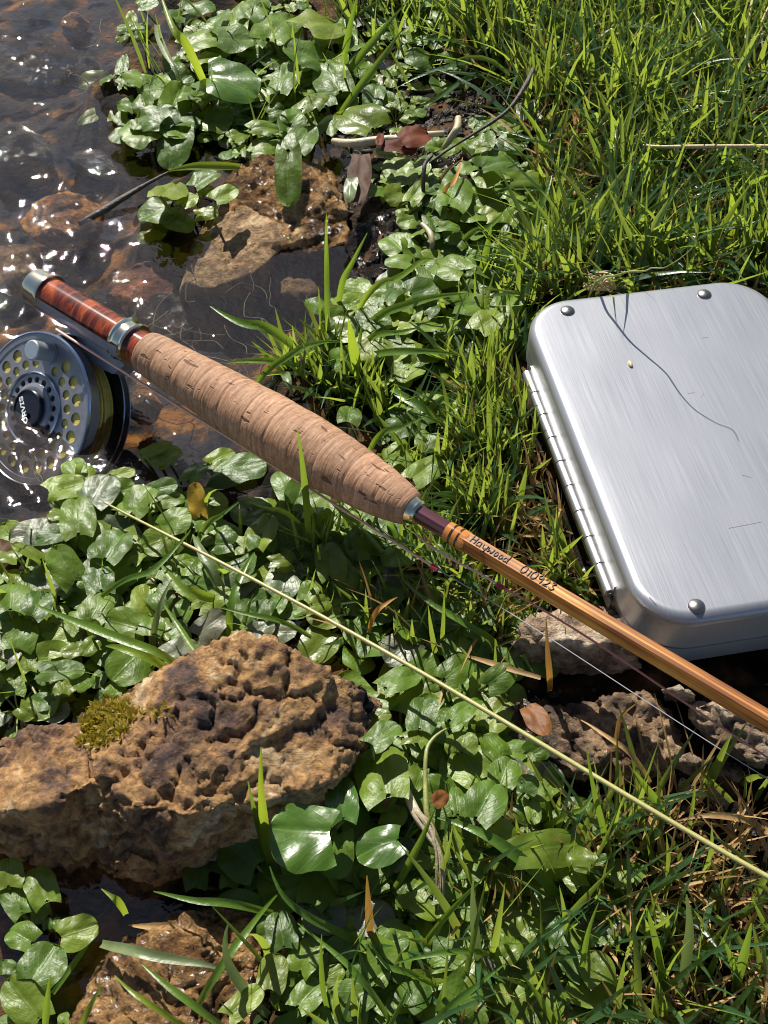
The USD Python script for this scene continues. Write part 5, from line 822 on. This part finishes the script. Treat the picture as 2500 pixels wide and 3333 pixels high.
strand("twig", "thin reddish twig across the dark hollow", "twig", [("y6", 880, 290, 18), ("y6", 790, 420, 16), ("y6", 735, 490, 14)], [4, 6, 5], "dead_leaf_brown", 16)
strand("rotten_stalk", "pale rotten horizontal stem under the yellow-green hanging leaf", "dead stalk", [("y6", 340, 110, 14), ("y6", 500, 118, 18), ("y6", 700, 98, 20), ("y6", 860, 78, 20), ("y6", 1000, 60, 18)], [22, 30, 30, 28, 16], "pale_stem")
strand("rotten_stalk", "bent pale stem hanging above the pale root", "dead stalk", [("y6", 1090, -30, 24), ("y6", 1080, 40, 24), ("y6", 1040, 100, 20), ("y6", 1000, 150, 14)], [22, 28, 22, 14], "pale_stem")
strand("root", "twisted whitish root hanging at the black stem's foot", "root", [("y6", 870, 605, 16), ("y6", 925, 670, 16), ("y6", 935, 730, 14), ("y6", 905, 800, 8)], [14, 20, 18, 6], "pale_stem")
strand("rotten_stalk", "pale jointed dry stalk lying on the lawn at right", "dead stalk", [("y1", 1120, 628, 38), ("y1", 1200, 634, 40), ("y1", 1430, 632, 42), ("y1", 1750, 632, 44)], [9, 14, 14, 15], "dry_stalk")
for i, (lab, pts) in enumerate([("pale dry stem hanging at the top right corner", [(1600, -40, 40), (1575, 90, 36), (1560, 200, 30), (1590, 330, 24), (1640, 440, 16)]), ("dry stem beside it, tangled at the right edge", [(1670, 20, 40), (1630, 130, 34), (1640, 260, 26), (1600, 380, 18)]), ("thin dry stem looping at the right edge", [(1560, 215, 30), (1640, 150, 34), (1690, 200, 30)]), ("dry stem crossing near the right edge", [(1480, 290, 20), (1560, 300, 24), (1680, 320, 24)]), ("forked dry stem low at the right edge", [(1600, 385, 20), (1650, 350, 24), (1700, 340, 24)])]):
    strand("dry_stalk", lab, "dry stalk", [("y1", x, y, z) for x, y, z in pts], [10, 8, 7], "dry_stalk", 24)
strand("runner_stalk", "thick green-white runner stem at bottom centre", "plant stalk", [("z5", 330, 600, 22), ("z5", 240, 700, 24), ("z5", 235, 800, 22), ("z5", 240, 940, 20), ("z5", 280, 1050, 16), ("z5", 335, 1190, 8)], [8, 14, 16, 20, 18, 8], "green_stem")
rngq = np.random.default_rng(9); ms = []
for j in range(9):
    dx = rngq.normal(0, 12); dx2 = rngq.normal(0, 14); P = [at("z5", 160 + dx * .3, 850, .022), at("z5", 205 + dx, 945, .024), at("z5", 265 + dx, 1040 + rngq.normal(0, 10), .022), at("z5", 295 + dx2, 1180, .018), at("z5", 290 + dx2, 1300, .012), at("z5", 285 + dx2 * .6, 1330 + rngq.uniform(0, 110), .006)]
    ms.append(tube(spline(P, 26), rngq.uniform(.0003, .0008) * np.linspace(1, .25, 26), 5))
tag(obj("root", cat(ms), "pale_stem", smooth=True), "stringy whitish root hanging down at bottom centre", "root")
def leafthing(name, label, c, zm, cx, cy, L, W, ang, z, m_, seed, **k):
    r = np.random.default_rng(seed); p = thing(name, label, c, at(zm, cx, cy, z / 1000)); place_leaf(p, r, zm, cx, cy, L, W, ang, z=z, m=m_, local=at(zm, cx, cy, z / 1000), notch=0., **k)
for s_, a in enumerate([("dark brown dead leaf hanging in the hollow", "y6", 500, 330, 300, 150, 265, 16, "dead_leaf_brown"), ("red-brown wet dead leaf on the pale rotten stem", "y6", 830, 75, 190, 120, 20, 25, "dead_leaf_red"), ("dark red dead leaf below the rotten stem", "y6", 735, 150, 230, 80, -5, 19, "dead_leaf_red"), ("small orange-brown dead leaf tip on the rotten stem", "y6", 620, 90, 100, 50, 80, 26, "dead_leaf_red"), ("brown dead leaf at the far left edge below the reel", "y3", 20, 540, 100, 110, 60, 6, "dead_leaf_brown"), ("orange wet dead leaf on the dark brown rock", "z5", 700, 570, 170, 100, -60, 18, "dead_leaf_orange"), ("curled dead leaf beside the hanging root", "z5", 300, 890, 90, 70, 40, 26, "dead_leaf_orange"), ("pale tattered leaf over the rust-brown wet rock", "y6", 440, 390, 130, 90, -100, 18, "blade_grey")]):
    leafthing("dead_leaf", a[0], "dead leaf", *a[1:8], a[8], 300 + s_)
# dry seed head behind the box and the thin stalk whose shadow crosses the lid
ms = []
for j in range(26):
    a = at("y1", 975 + rngq.normal(0, 12), 1250, .026); b = at("y1", 870 + rngq.uniform(-20, 110), 1180 + rngq.uniform(-10, 60), .030 + rngq.normal(0, .002)); ms.append(tube(spline([a, (a + b) / 2 + rngq.normal(0, .0015, 3), b], 7), rngq.uniform(.0002, .0005), 4))
tag(obj("dry_tuft", cat(ms), "dry_stalk", smooth=True), "small tan tuft of dry grass behind the box's far edge", "dry grass")
sh = [("z3", 575, 170), ("z3", 610, 260), ("z3", 665, 335), ("z3", 740, 430), ("z3", 830, 510), ("z3", 940, 610), ("z3", 1000, 700), ("z3", 1100, 805), ("z3", 1200, 865), ("z3", 1290, 905), ("z3", 1318, 960)]
up_ = .003 + .046 * np.linspace(0, 1, len(sh)); Q = []
for (zm, x, y), u in zip(sh, up_):
    b = blocal(zm, x, y, 0.0); Q.append(BC + b[0] * BU + b[1] * BV + SUN / SUN[2] * u)
Q = [np.array([Q[0][0] - .002, Q[0][1] + .010, .014])] + Q
C = spline(Q, 60); tag(obj("dry_stalk", tube(C, np.interp(np.linspace(0, 1, 60), [0, .2, .3, .42, .6, .8, 1], [.00035, .00035, .00055, .0005, .00035, .00022, .00014]), 6), "green_stem", smooth=True), "thin dry stalk leaning over the box and shading its lid", "dry stalk")
# moss on the rock
v, n = BIG.vertices, BIG.vertex_normals; pm = project(v) * S; z4 = (pm - [0, 1950]) / .7836
mk = (shapely.contains_xy(Polygon([(335, 600), (360, 490), (420, 430), (540, 430), (560, 500), (500, 580), (400, 625)]), z4[:, 0], z4[:, 1]) | shapely.contains_xy(Polygon([(560, 450), (700, 445), (760, 480), (740, 500), (600, 490)]), z4[:, 0], z4[:, 1]) & (np.random.default_rng(3).random(len(v)) < .3)) & (n[:, 2] > .1)
idx = np.nonzero(mk)[0]; rm = np.random.default_rng(4); ms = []
if len(idx):
    R = v[rm.choice(idx, 1500)] + rm.normal(0, .0005, (1500, 3)); az = rm.uniform(0, 6.28, 1500)
    C, V = blades(R, az, rm.uniform(.0014, .0032, 1500), rm.uniform(.0007, .0012, 1500), rm.uniform(0, 1.2, 1500), rm.normal(.6, .4, 1500), rm, seg=3)
    tag(obj("moss", trimesh.Trimesh(V.reshape(-1, 3), ribbon_faces(1500, 4), process=False), "moss", smooth=True), "clump of golden-green moss on the large rock", "moss", kind="stuff")
# fine drowned roots in the shallows
ms = []; rw = np.random.default_rng(12)
for j in range(34):
    q = [rw.uniform(330, 640), rw.uniform(620, 790)] if j < 20 else [rw.uniform(0, 340), rw.uniform(1040, 1180)] if j < 26 else [rw.uniform(150, 300), rw.uniform(70, 200)]
    a = rw.uniform(0, 6.28); P = [at("v", *q, -.003)]
    for k in range(5): a += rw.normal(0, .6); P.append(P[-1] + np.array([math.cos(a), math.sin(a), 0]) * rw.uniform(.003, .008) + [0, 0, rw.normal(0, .0012)])
    P = np.array(P); P[:, 2] = np.clip(P[:, 2], -.008, -.0015); ms.append(tube(spline(P, 20), rw.uniform(.00012, .0003), 4))
tag(obj("drowned_roots", cat(ms), "twig_brown", smooth=True), "fine pale roots under the shallow water by the rod", "roots", kind="stuff")

# dew on the leaves
rd = np.random.default_rng(21); ms = []; ico = trimesh.creation.icosphere(1, 1.0)
for V, m_ in LEAFPTS:
    if m_ not in ("cress", "cress_lime", "cress_purple"): continue
    g = V.reshape(17, 11, 3)
    for k in range(rd.poisson(1.6)):
        a, b = rd.integers(2, 14), rd.integers(2, 9); p = g[a, b]; nn = unit(np.cross(g[a + 1, b] - g[a - 1, b], g[a, b + 1] - g[a, b - 1])); r = rd.uniform(.0002, .0005)
        t = ico.copy(); t.vertices = t.vertices * [r, r, r * .75] + p + nn * r * .35; ms.append(t)
tag(obj("dew", cat(ms), "droplet", smooth=True), "small clear water drops on the cress leaves", "water drops", kind="stuff")
